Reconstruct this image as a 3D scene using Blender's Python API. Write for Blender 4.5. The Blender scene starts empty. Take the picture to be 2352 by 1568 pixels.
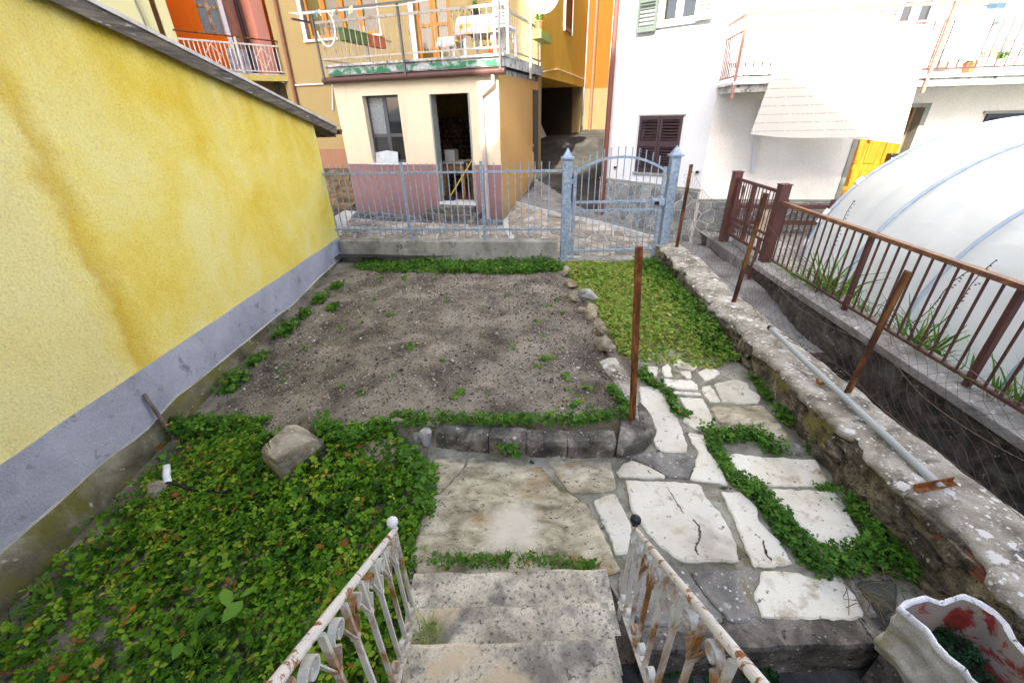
import bpy, math, random
import numpy as np
from mathutils import Vector, Matrix
random.seed(11); rng = np.random.default_rng(11)
R = math.radians
sc = bpy.context.scene
col = sc.collection

# ------------------------------------------------------------------ camera
FPX, PITCH, ROLL, EYE = 960.25, 0.498305, -0.0272, 2.0      # focal length in pixels of a 2352 px wide frame
_cp, _sp = math.cos(PITCH), math.sin(PITCH)
_rt, _up, FW = np.array([1, 0, 0.]), np.array([0, _sp, _cp]), np.array([0, _cp, -_sp])
RT = math.cos(ROLL)*_rt + math.sin(ROLL)*_up
UP = -math.sin(ROLL)*_rt + math.cos(ROLL)*_up
CAM = np.array([0, 0, EYE])
cd = bpy.data.cameras.new('camera'); cam = bpy.data.objects.new('camera', cd); col.objects.link(cam)
cd.sensor_width = 36; cd.lens = 36*FPX/2352; cd.clip_start = .03; cd.clip_end = 900
cam.matrix_world = Matrix(((RT[0], UP[0], -FW[0], 0), (RT[1], UP[1], -FW[1], 0), (RT[2], UP[2], -FW[2], EYE), (0, 0, 0, 1)))
sc.camera = cam

# ------------------------------------------------------------------ light
SUN_AZ, SUN_EL = R(18), R(31)          # light travels towards +Y and a little towards +X
w = bpy.data.worlds.new('World'); sc.world = w; w.use_nodes = True
wn = w.node_tree; bg = wn.nodes['Background']
sky = wn.nodes.new('ShaderNodeTexSky'); sky.sky_type = 'NISHITA'; sky.sun_disc = False
sky.sun_elevation = SUN_EL; sky.sun_rotation = math.pi + SUN_AZ
sky.air_density = .6; sky.dust_density = 4.0; sky.ozone_density = .9
wn.links.new(sky.outputs[0], bg.inputs[0]); bg.inputs[1].default_value = 0.15
sl = bpy.data.lights.new('sun', 'SUN'); sl.energy = 3.6; sl.angle = R(.55); sl.color = (1, .94, .80)
so = bpy.data.objects.new('sun', sl); col.objects.link(so)
SUND = Vector((math.sin(SUN_AZ)*math.cos(SUN_EL), math.cos(SUN_AZ)*math.cos(SUN_EL), -math.sin(SUN_EL)))
so.rotation_euler = SUND.to_track_quat('-Z', 'Y').to_euler(); so.location = (-6, -20, 18)
vs = sc.view_settings; vs.view_transform = 'Standard'; vs.look = 'None'; vs.gamma = 1; vs.use_curve_mapping = False
vs.exposure = 2.2
sc.render.engine = 'CYCLES'
sc.cycles.max_bounces = 10; sc.cycles.diffuse_bounces = 8; sc.cycles.transparent_max_bounces = 12

# ------------------------------------------------------------------ photo pixel -> place helpers
def ray(x, y): return FW*FPX + RT*(x-1176) - UP*(y-784)
def gz(x, y, z=0):
    d = ray(x, y); return CAM + d*((z-EYE)/d[2])
def gslope(x, y, a, b):                 # plane z = a + b*Y
    d = ray(x, y); return CAM + d*((a-EYE)/(d[2]-b*d[1]))
def gp(x, y, A, B):                     # vertical plane through A, B
    A = np.array(A[:2]); B = np.array(B[:2]); n = np.array([-(B-A)[1], (B-A)[0]])
    d = ray(x, y); return CAM + d*((A@n)/(d[:2]@n))
def zm(x0, y0, s):                      # pixel of an enlarged crop -> pixel of the 2352 frame
    return lambda x, y: ((x0+x/s)*.91875, (y0+y/s)*.91875)
class Fr:                               # upright wall frame: u to the right, n out of the wall, z up
    def __init__(s, o, phi):
        p = R(phi); s.o = np.array(o[:2], float)
        s.u = np.array([math.cos(p), -math.sin(p)]); s.n = np.array([-math.sin(p), -math.cos(p)])
    def p(s, u, n, z):
        q = s.o+s.u*u+s.n*n; return (q[0], q[1], z)
    def px(s, x, y, n=0):
        A = s.o+s.n*n; q = gp(x, y, A, A+s.u); return (q[:2]-s.o)@s.u, q[2]

# ------------------------------------------------------------------ numeric noise
_tab = rng.random(4096)
def vn(P):
    P = np.asarray(P, float); I = np.floor(P).astype(np.int64); f = P-I; f = f*f*(3-2*f); o = 0
    for a in (0, 1):
        for b in (0, 1):
            for c in (0, 1):
                h = ((I[:, 0]+a)*73856093 ^ (I[:, 1]+b)*19349663 ^ (I[:, 2]+c)*83492791) & 4095
                o = o + _tab[h]*(f[:, 0] if a else 1-f[:, 0])*(f[:, 1] if b else 1-f[:, 1])*(f[:, 2] if c else 1-f[:, 2])
    return o*2-1
def fbm(P, s=1., oct=3):
    P = np.asarray(P, float)*s; o = 0; a = 1
    for k in range(oct): o = o+a*vn(P+17.3*k); P = P*2.1; a *= .5
    return o

# ------------------------------------------------------------------ object helpers
WO = {}
def tag(o, label=None, cat=None, group=None, kind=None):
    for k, v in (('label', label), ('category', cat), ('group', group), ('kind', kind)):
        if v: o[k] = v
    return o
def link(o, parent, org):
    col.objects.link(o); org = Vector(org)
    if parent is not None: o.parent = parent; o.location = org-WO[parent.name]
    else: o.location = org
    WO[o.name] = org
    return o
def thing(name, label, cat, loc, group=None):
    o = bpy.data.objects.new(name, None); o.empty_display_size = .1
    return tag(link(o, None, loc), label, cat, group)
def mkmesh(name, V, F, mats, smooth=False, mi=None):
    me = bpy.data.meshes.new(name)
    if isinstance(F, np.ndarray):
        V = np.asarray(V, np.float32); k = F.shape[1]; m = len(F)
        me.vertices.add(len(V)); me.vertices.foreach_set('co', V.ravel())
        me.loops.add(m*k); me.loops.foreach_set('vertex_index', F.astype(np.int32).ravel())
        me.polygons.add(m); me.polygons.foreach_set('loop_start', np.arange(0, m*k, k, dtype=np.int32))
        me.polygons.foreach_set('loop_total', np.full(m, k, np.int32)); me.update(calc_edges=True)
    else:
        me.from_pydata([tuple(map(float, v)) for v in V], [], [tuple(int(i) for i in f) for f in F])
    for m_ in (mats if isinstance(mats, (list, tuple)) else [mats]): me.materials.append(m_)
    if mi is not None: me.polygons.foreach_set('material_index', np.asarray(mi, np.int32))
    if smooth: me.polygons.foreach_set('use_smooth', np.ones(len(me.polygons), bool))
    me.update()
    return me
def bevel(o, wd, seg=2):
    b = o.modifiers.new('bevel', 'BEVEL'); b.width = wd; b.segments = seg; b.limit_method = 'ANGLE'; b.angle_limit = R(40)
    return o
def mobj(name, V, F, m, parent=None, org=None, smooth=False, bev=0, mi=None):
    V = np.asarray([tuple(v) for v in V] if not isinstance(V, np.ndarray) else V, float)
    if org is None: org = ((V[:, 0].min()+V[:, 0].max())/2, (V[:, 1].min()+V[:, 1].max())/2, V[:, 2].min())
    me = mkmesh(name, V-np.array(org), F, m, smooth, mi)
    o = link(bpy.data.objects.new(name, me), parent, org)
    if bev: bevel(o, bev)
    return o
def place(name, me, loc, parent=None, rot=None, scale=None):
    o = link(bpy.data.objects.new(name, me), parent, loc)
    if rot is not None: o.rotation_euler = rot
    if scale is not None: o.scale = scale
    return o
BOXF = [(0, 3, 2, 1), (4, 5, 6, 7), (0, 1, 5, 4), (1, 2, 6, 5), (2, 3, 7, 6), (3, 0, 4, 7)]
class MB:
    def __init__(s): s.V = []; s.F = []
    def add(s, V, F):
        n = len(s.V); s.V += [tuple(v) for v in V]; s.F += [tuple(i+n for i in f) for f in F]; return s
    def hexa(s, P): return s.add(P, BOXF)
    def box(s, a, b):
        (x0, y0, z0), (x1, y1, z1) = a, b
        return s.hexa([(x0, y0, z0), (x1, y0, z0), (x1, y1, z0), (x0, y1, z0), (x0, y0, z1), (x1, y0, z1), (x1, y1, z1), (x0, y1, z1)])
    def boxf(s, fr, u0, u1, n0, n1, z0, z1):
        if u0 > u1: u0, u1 = u1, u0
        if n0 > n1: n0, n1 = n1, n0
        q = [(u0, n1), (u1, n1), (u1, n0), (u0, n0)]
        return s.hexa([fr.p(a, b, z0) for a, b in q]+[fr.p(a, b, z1) for a, b in q])
    def bar(s, a, b, wx, wz, upv=(0, 0, 1)):          # square bar from a to b
        a = Vector(a); b = Vector(b); d = (b-a).normalized(); x = d.cross(Vector(upv))
        if x.length < 1e-4: x = Vector((1, 0, 0))
        x.normalize(); z = x.cross(d)
        P = []
        for c in (a, b): P += [c-x*wx/2-z*wz/2, c+x*wx/2-z*wz/2, c+x*wx/2+z*wz/2, c-x*wx/2+z*wz/2]
        return s.add(P, [(0, 1, 2, 3), (7, 6, 5, 4), (0, 4, 5, 1), (1, 5, 6, 2), (2, 6, 7, 3), (3, 7, 4, 0)])
    def tube(s, pts, r, n=8, caps=True, flat=None):
        pts = [Vector(p) for p in pts]; rr = r if isinstance(r, (list, tuple)) else [r]*len(pts)
        t0 = (pts[1]-pts[0]).normalized(); x = t0.orthogonal().normalized(); V = []; F = []
        for i, p in enumerate(pts):
            t = (pts[min(i+1, len(pts)-1)]-pts[max(i-1, 0)]).normalized()
            x = (x-t*x.dot(t)); x = x.normalized() if x.length > 1e-6 else t.orthogonal().normalized(); y = t.cross(x)
            for k in range(n):
                a = 2*math.pi*k/n; V.append(p+(x*math.cos(a)+y*math.sin(a))*rr[i])
        for i in range(len(pts)-1):
            for k in range(n):
                k2 = (k+1) % n; F.append((i*n+k, i*n+k2, (i+1)*n+k2, (i+1)*n+k))
        if caps: F.append(tuple(range(n))[::-1]); F.append(tuple((len(pts)-1)*n+k for k in range(n)))
        return s.add(V, F)
    def ribbon(s, pts, side, wd, th):                  # flat strip bent along pts, side = width direction
        pts = [Vector(p) for p in pts]; sd = Vector(side).normalized(); V = []; F = []
        for i, p in enumerate(pts):
            t = (pts[min(i+1, len(pts)-1)]-pts[max(i-1, 0)]).normalized(); nrm = t.cross(sd).normalized()
            V += [p-sd*wd/2-nrm*th/2, p+sd*wd/2-nrm*th/2, p+sd*wd/2+nrm*th/2, p-sd*wd/2+nrm*th/2]
        for i in range(len(pts)-1):
            for k in range(4):
                k2 = (k+1) % 4; F.append((i*4+k, i*4+k2, i*4+4+k2, i*4+4+k))
        F.append((3, 2, 1, 0)); n = (len(pts)-1)*4; F.append((n, n+1, n+2, n+3))
        return s.add(V, F)
    def prism(s, poly, vec):
        n = len(poly); v = Vector(vec); P = [Vector(p) for p in poly]
        return s.add(P+[p+v for p in P], [tuple(range(n))[::-1], tuple(range(n, 2*n))]+[(i, (i+1) % n, n+(i+1) % n, n+i) for i in range(n)])
    def lathe(s, prof, c=(0, 0, 0), n=20, caps=True):
        V = []; F = []; c = Vector(c)
        for r_, z in prof:
            for k in range(n):
                a = 2*math.pi*k/n; V.append(c+Vector((r_*math.cos(a), r_*math.sin(a), z)))
        for i in range(len(prof)-1):
            for k in range(n):
                k2 = (k+1) % n; F.append((i*n+k, i*n+k2, (i+1)*n+k2, (i+1)*n+k))
        if caps: F.append(tuple(range(n))[::-1]); F.append(tuple((len(prof)-1)*n+k for k in range(n)))
        return s.add(V, F)
    def build(s, name, m, parent=None, bev=0, smooth=False, org=None):
        return mobj(name, s.V, s.F, m, parent, org, smooth, bev)
    def mesh(s, name, m, smooth=False): return mkmesh(name, s.V, s.F, m, smooth)
def grid(nx, ny):
    i = np.arange(nx-1)[None, :]+np.arange(ny-1)[:, None]*nx; i = i.ravel()
    return np.stack([i, i+1, i+nx+1, i+nx], 1)
def rock_mesh(name, m, seed, n=2, rough=.22, sq=1.6):
    import bmesh
    bm = bmesh.new(); bmesh.ops.create_icosphere(bm, subdivisions=n, radius=1)
    P = np.array([v.co[:] for v in bm.verts]); P = np.sign(P)*np.abs(P)**(1/sq); P /= np.abs(P).max(0)
    r_ = np.random.default_rng(seed)
    for k in range(7):                                # a few split faces
        d = r_.normal(size=3); d /= np.linalg.norm(d); h = .72+.25*r_.random(); q = P@d; P -= np.outer(np.maximum(q-h, 0), d)
    P *= (1+rough*fbm(P+seed*3.1, 1.3, 3))[:, None]
    for v, q in zip(bm.verts, P): v.co = q
    me = bpy.data.meshes.new(name); bm.to_mesh(me); bm.free(); me.materials.append(m)
    return me

# ------------------------------------------------------------------ polygons
def clip_half(poly, a, b, c):
    out = []
    for i in range(len(poly)):
        p, q = poly[i], poly[(i+1) % len(poly)]; dp = a*p[0]+b*p[1]-c; dq = a*q[0]+b*q[1]-c
        if dp <= 0: out.append(p)
        if dp*dq < 0: t = dp/(dp-dq); out.append((p[0]+(q[0]-p[0])*t, p[1]+(q[1]-p[1])*t))
    return out
def clip_convex(poly, reg):
    for i in range(len(reg)):
        p, q = reg[i], reg[(i+1) % len(reg)]; a, b = q[1]-p[1], p[0]-q[0]; poly = clip_half(poly, a, b, a*p[0]+b*p[1])
        if len(poly) < 3: return []
    return poly
def area(p): return .5*sum(p[i][0]*p[(i+1) % len(p)][1]-p[(i+1) % len(p)][0]*p[i][1] for i in range(len(p)))
def inset(poly, d):
    reg = list(poly)
    if area(reg) < 0: reg.reverse()
    out = reg
    for i in range(len(reg)):
        p, q = reg[i], reg[(i+1) % len(reg)]; a, b = q[1]-p[1], p[0]-q[0]; L = math.hypot(a, b)
        if L < 1e-6: continue
        a /= L; b /= L; out = clip_half(out, a, b, a*p[0]+b*p[1]-d)
        if len(out) < 3: return []
    return out
def cells(region, size, gap, jit=.45, seed=1):          # irregular stones filling a convex region
    r_ = random.Random(seed)
    if area(region) < 0: region = region[::-1]
    xs = [p[0] for p in region]; ys = [p[1] for p in region]; S = []
    ny = int((max(ys)-min(ys))/size)+3; nx = int((max(xs)-min(xs))/size)+3
    for j in range(-1, ny):
        for i in range(-1, nx):
            S.append((min(xs)+(i+.5*(j % 2)+r_.uniform(-jit, jit))*size, min(ys)+(j+r_.uniform(-jit, jit))*size))
    out = []
    for i, s in enumerate(S):
        L = size*2.2; c = [(s[0]-L, s[1]-L), (s[0]+L, s[1]-L), (s[0]+L, s[1]+L), (s[0]-L, s[1]+L)]
        for k, t in enumerate(S):
            if k == i: continue
            dx, dy = t[0]-s[0], t[1]-s[1]
            if dx*dx+dy*dy > (3*size)**2: continue
            c = clip_half(c, dx, dy, dx*(s[0]+t[0])/2+dy*(s[1]+t[1])/2)
            if len(c) < 3: break
        if len(c) < 3: continue
        c = clip_convex(c, region)
        if len(c) < 3: continue
        c = inset(c, gap*r_.uniform(.6, 1.3))
        if len(c) >= 3 and area(c) > size*size*.06: out.append(c)
    return out
def in_poly(P, poly):
    P = np.asarray(P); x, y = P[:, 0], P[:, 1]; ins = np.zeros(len(P), bool); n = len(poly)
    for i in range(n):
        (x0, y0), (x1, y1) = poly[i][:2], poly[(i+1) % n][:2]
        c = ((y0 > y) != (y1 > y)); ins ^= c & (x < (x1-x0)*(y-y0)/((y1-y0) if y1 != y0 else 1e-9)+x0)
    return ins
def scatter(poly, dens):
    xs = [p[0] for p in poly]; ys = [p[1] for p in poly]; A = (max(xs)-min(xs))*(max(ys)-min(ys)); n = int(A*dens)
    P = np.stack([rng.uniform(min(xs), max(xs), n), rng.uniform(min(ys), max(ys), n)], 1)
    return P[in_poly(P, poly)]

# ------------------------------------------------------------------ materials
def newmat(name):
    m = bpy.data.materials.new(name); m.use_nodes = True; nt = m.node_tree
    return m, nt, nt.nodes['Principled BSDF']
def nd(nt, t, ins=None, **props):
    n = nt.nodes.new(t)
    for k, v in props.items(): setattr(n, k, v)
    for k, v in (ins or {}).items():
        s = n.inputs[k]
        if hasattr(v, 'is_output'): nt.links.new(v, s)
        else: s.default_value = v
    return n
def c4(c): return (c[0], c[1], c[2], 1)
def pos(nt, scale=(1, 1, 1)):
    g = nd(nt, 'ShaderNodeNewGeometry')
    if scale == (1, 1, 1): return g.outputs['Position']
    return nd(nt, 'ShaderNodeMapping', {'Vector': g.outputs['Position'], 'Scale': scale}).outputs[0]
def noise(nt, vec, scale, detail=5, rough=.55, dist=0):
    return nd(nt, 'ShaderNodeTexNoise', {'Vector': vec, 'Scale': scale, 'Detail': detail, 'Roughness': rough, 'Distortion': dist}).outputs['Fac']
def ramp(nt, fac, stops, interp='LINEAR'):
    r = nd(nt, 'ShaderNodeValToRGB', {'Fac': fac}); cr = r.color_ramp; cr.interpolation = interp
    while len(cr.elements) < len(stops): cr.elements.new(.5)
    for e, (p, c) in zip(cr.elements, stops): e.position = p; e.color = c4(c) if not isinstance(c, (int, float)) else (c, c, c, 1)
    return r.outputs['Color']
def mix(nt, fac, a, b, mode='MIX'):
    n = nd(nt, 'ShaderNodeMix', data_type='RGBA', blend_type=mode)
    for i, v in ((0, fac), (6, a), (7, b)):
        if hasattr(v, 'is_output'): nt.links.new(v, n.inputs[i])
        else: n.inputs[i].default_value = v if i == 0 else c4(v)
    return n.outputs[2]
def math_(nt, op, a, b=0.): return nd(nt, 'ShaderNodeMath', {0: a, 1: b}, operation=op).outputs[0]
def mapr(nt, v, a, b, c=0., d=1.): return nd(nt, 'ShaderNodeMapRange', {0: v, 1: a, 2: b, 3: c, 4: d}).outputs[0]
def bump(nt, bs, h, strength=.3, dist=.01):
    b = nd(nt, 'ShaderNodeBump', {'Height': h, 'Strength': strength, 'Distance': dist})
    nt.links.new(b.outputs[0], bs.inputs['Normal']); return b
def M(name, stops, scale=4, rough=.85, bmp=.4, bs=60, bd=.006, spots=(), vec=(1, 1, 1), metal=0., rand=0., spec=.3, dist=.4, hue=0., micro=.3, ms=190, vsp=()):
    """mottled mineral / paint: noise ramp, optional spots [(scale, lo, hi, colour)], fine relief"""
    m, nt, b = newmat(name); p = pos(nt, vec)
    if rand or hue:
        oi = nd(nt, 'ShaderNodeObjectInfo').outputs['Random']
    cx = ramp(nt, noise(nt, p, scale, 8, .62, dist), [(.5+(a_-.5)*.62, c_) for a_, c_ in stops])
    if rand: cx = mix(nt, 1., cx, ramp(nt, oi, [(0, 1-rand), (1, 1+rand)]), 'MULTIPLY')
    if micro: cx = mix(nt, 1., cx, ramp(nt, noise(nt, p, ms, 4, .7), [(.3, 1-micro), (.5, 1.), (.7, 1+micro)]), 'MULTIPLY')
    for (s_, lo, hi, c_) in spots:
        cx = mix(nt, mapr(nt, noise(nt, p, s_, 7, .62, .3), .5+(lo-.5)*.8, .5+(hi-.5)*.8), cx, c_)
    for (s_, rad, dens, c_) in vsp:                     # round lichen spots
        v = nd(nt, 'ShaderNodeTexVoronoi', {'Vector': nd(nt, 'ShaderNodeVectorMath', {0: p, 1: nd(nt, 'ShaderNodeTexNoise', {'Vector': p, 'Scale': s_*1.5}).outputs['Color']}, operation='ADD').outputs[0] if False else p, 'Scale': s_})
        rn = nd(nt, 'ShaderNodeSeparateColor', {0: v.outputs['Color']}).outputs[0]
        wob = math_(nt, 'MULTIPLY', math_(nt, 'SUBTRACT', noise(nt, p, s_*2.2, 5, .75), .5), 1.3)
        f = mapr(nt, math_(nt, 'SUBTRACT', math_(nt, 'ADD', v.outputs['Distance'], wob), mapr(nt, rn, 1-dens, 1., 0., rad)), .05, -.03)
        cx = mix(nt, math_(nt, 'MULTIPLY', f, math_(nt, 'GREATER_THAN', rn, 1-dens)), cx, c_)
    nt.links.new(cx, b.inputs['Base Color'])
    b.inputs['Roughness'].default_value = rough; b.inputs['Metallic'].default_value = metal; b.inputs['Specular IOR Level'].default_value = spec
    if bmp: bump(nt, b, noise(nt, p, bs, 6, .65), bmp, bd)
    return m
def flat(name, c, rough=.6, metal=0., spec=.4): return M(name, [(.3, tuple(x*.88 for x in c)), (.7, tuple(min(1, x*1.08) for x in c))], 9, rough, .08, 80, .002, metal=metal, spec=spec, micro=.06)
def glass(name, c=(.02, .025, .03), rough=.06):
    m, nt, b = newmat(name); b.inputs['Base Color'].default_value = c4(c); b.inputs['Roughness'].default_value = rough
    b.inputs['Specular IOR Level'].default_value = .8; return m
def plaster(name, c, stain=(.3, .3, .28), amt=.35, bs=90, bmp=.5, bd=.006, low=None):
    """painted render: faint blotches, vertical dirt runs, grain; low = (z0, z1, colour) splash dirt at the foot"""
    m, nt, b = newmat(name); p = pos(nt)
    cx = mix(nt, mapr(nt, noise(nt, p, 1.7, 6, .6), .35, .7), tuple(x*.93 for x in c), c)
    run = noise(nt, pos(nt, (6, 6, .5)), 1, 6, .6, .2)
    cx = mix(nt, mapr(nt, run, .56, .85, 0, amt), cx, tuple(x*s for x, s in zip(c, stain)))
    if low:
        z = nd(nt, 'ShaderNodeSeparateXYZ', {0: p}).outputs[2]
        f = mapr(nt, math_(nt, 'ADD', z, math_(nt, 'MULTIPLY', noise(nt, p, 5, 5), .35)), low[1], low[0])
        cx = mix(nt, math_(nt, 'MULTIPLY', f, .75), cx, low[2])
    cx = mix(nt, 1., cx, ramp(nt, noise(nt, p, bs*1.6, 4, .7), [(.3, .86), (.5, 1.), (.7, 1.1)]), 'MULTIPLY')
    nt.links.new(cx, b.inputs['Base Color']); b.inputs['Roughness'].default_value = .9; b.inputs['Specular IOR Level'].default_value = .15
    bump(nt, b, noise(nt, p, bs, 5, .7), bmp, bd)
    return m
def rustpaint(name, paint, rust, lo=.5, hi=.58, scale=9, rough=.55, vec=(1, 1, 1)):
    m, nt, b = newmat(name); p = pos(nt, vec)
    f = mapr(nt, noise(nt, p, scale, 7, .65, .5), lo, hi)
    rc = ramp(nt, noise(nt, p, scale*4, 5), [(.3, tuple(x*.45 for x in rust)), (.7, rust)])
    pc = ramp(nt, noise(nt, p, 5, 4), [(.3, tuple(x*.86 for x in paint)), (.7, paint)])
    nt.links.new(mix(nt, f, pc, rc), b.inputs['Base Color']); b.inputs['Roughness'].default_value = rough
    bump(nt, b, math_(nt, 'SUBTRACT', noise(nt, p, 120, 4), f), .3, .002)
    return m
def leafmat(name, stops, rough=.5, trans=.35):
    m, nt, b = newmat(name)
    t = nd(nt, 'ShaderNodeAttribute', attribute_name='tint').outputs['Fac']
    cx = ramp(nt, t, stops)
    nt.links.new(cx, b.inputs['Base Color']); b.inputs['Roughness'].default_value = rough; b.inputs['Specular IOR Level'].default_value = .18
    tr = nd(nt, 'ShaderNodeBsdfTranslucent', {'Color': cx}); mx = nd(nt, 'ShaderNodeMixShader', {0: trans})
    nt.links.new(b.outputs[0], mx.inputs[1]); nt.links.new(tr.outputs[0], mx.inputs[2])
    nt.links.new(mx.outputs[0], nt.nodes['Material Output'].inputs[0])
    return m
# ------------------------------------------------------------------ palette
def stucco_yellow():
    m, nt, b = newmat('yellow_stucco'); p = pos(nt)
    xyz = nd(nt, 'ShaderNodeSeparateXYZ', {0: p}); y, z = xyz.outputs[1], xyz.outputs[2]
    c = ramp(nt, noise(nt, p, 1.1, 7, .62, .3), [(.34, (.85, .63, .08)), (.48, (.92, .76, .18)), (.62, (.93, .82, .30))])
    wob = math_(nt, 'MULTIPLY', math_(nt, 'SUBTRACT', noise(nt, p, 4.5, 6, .65), .5), .34)
    # rain stain running down from the roof edge: a slanting ochre streak and paler yellow beside it
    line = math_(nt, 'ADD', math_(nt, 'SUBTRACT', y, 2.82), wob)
    st = math_(nt, 'MULTIPLY', mapr(nt, line, -.11, -.03), mapr(nt, line, .17, .0))
    c = mix(nt, math_(nt, 'MULTIPLY', st, .58), c, (.66, .40, .02))
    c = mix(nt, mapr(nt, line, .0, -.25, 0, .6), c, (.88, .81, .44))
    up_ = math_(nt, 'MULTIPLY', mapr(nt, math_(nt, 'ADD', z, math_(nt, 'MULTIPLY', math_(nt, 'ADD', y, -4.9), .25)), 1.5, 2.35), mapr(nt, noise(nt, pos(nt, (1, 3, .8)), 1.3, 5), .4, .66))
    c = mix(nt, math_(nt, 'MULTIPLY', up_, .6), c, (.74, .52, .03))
    c = mix(nt, 1., c, ramp(nt, noise(nt, p, 75, 4, .7), [(.3, .78), (.5, 1.), (.7, 1.05)]), 'MULTIPLY')
    nt.links.new(c, b.inputs['Base Color']); b.inputs['Roughness'].default_value = .92; b.inputs['Specular IOR Level'].default_value = .1
    h = math_(nt, 'ADD', noise(nt, p, 62, 4, .6, .4), math_(nt, 'MULTIPLY', noise(nt, p, 16, 4), .8))
    bump(nt, b, h, .8, .012)
    return m
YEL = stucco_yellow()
BAND = M('grey_band_paint', [(.3, (.35, .36, .41)), (.7, (.49, .50, .56))], 2, .92, .85, 55, .012, spots=[(7, .62, .72, (.24, .23, .26))], spec=.1)
FOOT = M('mossy_footing', [(.25, (.07, .065, .038)), (.5, (.16, .145, .09)), (.75, (.30, .28, .19))], 3, .95, .8, 45, .012, spots=[(2.3, .52, .66, (.15, .14, .035)), (11, .66, .72, (.46, .45, .38))])
FOOTT = M('cement_smear', [(.3, (.34, .33, .29)), (.7, (.62, .60, .54))], 6, .95, .9, 35, .015, vec=(1, .35, 1.6))
WOODG = M('weathered_fascia', [(.3, (.07, .062, .05)), (.55, (.15, .13, .105)), (.8, (.24, .21, .17))], 3, .8, .5, 30, .004, vec=(6, 1, 12), spots=[(4, .70, .74, (.55, .53, .5))])
SHEET = M('pale_flashing', [(.3, (.50, .48, .44)), (.7, (.70, .67, .62))], 5, .6, .2)
TILE = M('roof_clay', [(.3, (.20, .09, .05)), (.7, (.38, .19, .11))], 7, .85, .4, rand=.2)
BROWNM = flat('brown_gutter', (.085, .038, .03), .45)
SHEDC = plaster('shed_cream', (.74, .64, .47), (.6, .55, .45), .55, 60, .5, low=(.95, 1.5, (.60, .50, .36)))
MAUVE = plaster('shed_mauve', (.29, .165, .165), (.5, .5, .5), .4, 60, .5, low=(.12, .75, (.10, .095, .09)))
SHEDS = plaster('shed_side_orange', (.60, .36, .13), (.55, .5, .45), .5, 45, .9, .012, low=(.1, .9, (.26, .20, .13)))
TANW = plaster('tan_wall', (.34, .265, .125), (.55, .5, .45), .5, 90, .25, low=(.5, 2.2, (.36, .25, .14)))
OCHRE = plaster('ochre_wall', (.72, .43, .06), (.55, .5, .4), .45, 90, .25)
ORANGE = plaster('orange_wall', (.72, .15, .01), (.8, .7, .6), .3, 90, .2)
PINK = plaster('pink_reveal', (.60, .27, .20), (.7, .7, .7), .3, 90, .2)
CREAM = plaster('pale_cream_wall', (.70, .68, .38), (.75, .8, .8), .3, 90, .2)
WHITE = plaster('white_wall', (.66, .69, .72), (.85, .87, .9), .25, 70, .25)
WHITER = plaster('rough_white_wall', (.88, .86, .82), (.85, .85, .85), .25, 38, .9, .012)
STONEGREY = M('slate_piece', [(.3, (.13, .145, .15)), (.7, (.26, .275, .275))], 6, .8, .4, 50, .004, rand=.35)
MORTAR = M('pale_mortar', [(.3, (.38, .38, .36)), (.7, (.58, .58, .55))], 8, .95, .5)
PAVE = M('paving_piece', [(.3, (.20, .175, .135)), (.5, (.32, .285, .225)), (.75, (.44, .40, .33))], 4, .85, .5, 40, .005, rand=.3)
PAVED = M('dark_slate_paving', [(.3, (.07, .075, .08)), (.7, (.17, .175, .18))], 5, .8, .5, 40, .005, rand=.4)
BROWNSTONE = M('brown_rubble', [(.3, (.10, .065, .035)), (.7, (.24, .17, .10))], 5, .9, .7, 30, .01, rand=.3)
ASPH = M('worn_asphalt', [(.3, (.03, .03, .028)), (.6, (.06, .058, .052)), (.8, (.10, .095, .085))], 2.2, .95, .7, 90, .008)
CONC = M('street_concrete', [(.25, (.14, .14, .135)), (.5, (.23, .23, .22)), (.8, (.33, .33, .31))], 2.2, .95, .7, 70, .008, spots=[(5, .62, .72, (.12, .12, .11))])
CEMJ = M('path_cement', [(.25, (.14, .135, .10)), (.5, (.27, .26, .20)), (.75, (.42, .41, .33))], 5, .95, .9, 75, .012, spots=[(3, .58, .7, (.15, .145, .065)), (14, .66, .71, (.05, .05, .045))])
SLABW = M('pale_flagstone', [(.2, (.50, .46, .34)), (.42, (.65, .62, .50)), (.65, (.72, .70, .59))], 2.6, .75, .3, 30, .004, spots=[(7, .58, .72, (.46, .38, .26)), (26, .64, .72, (.15, .13, .10)), (3, .62, .8, (.40, .37, .31))], rand=.10, micro=.10)
SLABB = M('brown_flagstone', [(.22, (.14, .12, .08)), (.45, (.34, .30, .20)), (.62, (.48, .43, .30)), (.8, (.64, .58, .44))], 6, .85, .6, 55, .006, vec=(1, 1.7, 1), spots=[(2.4, .56, .72, (.30, .21, .09)), (30, .62, .68, (.10, .09, .075)), (1.7, .64, .78, (.58, .54, .45))])
def worn_patch(m, c, rad, colr):
    nt = m.node_tree; b = nt.nodes['Principled BSDF']; src = b.inputs['Base Color'].links[0].from_socket; p = pos(nt)
    d = nd(nt, 'ShaderNodeVectorMath', {0: p, 1: c}, operation='DISTANCE').outputs['Value']
    d = math_(nt, 'ADD', d, math_(nt, 'MULTIPLY', math_(nt, 'SUBTRACT', noise(nt, p, 7, 6, .7), .5), .28))
    nt.links.new(mix(nt, mapr(nt, d, rad, rad*.45, 0, .8), src, colr), b.inputs['Base Color'])
SLABG = M('grey_flagstone', [(.25, (.13, .125, .11)), (.5, (.24, .23, .20)), (.75, (.34, .32, .28))], 5, .9, .7, 50, .008, spots=[(5, .6, .7, (.22, .19, .10))], vsp=[(60, .5, .3, (.55, .54, .50)), (24, .4, .15, (.40, .38, .32))])
SLABD = M('dark_green_flagstone', [(.3, (.045, .055, .04)), (.7, (.12, .125, .09))], 5, .9, .5, 40, .006)
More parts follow.
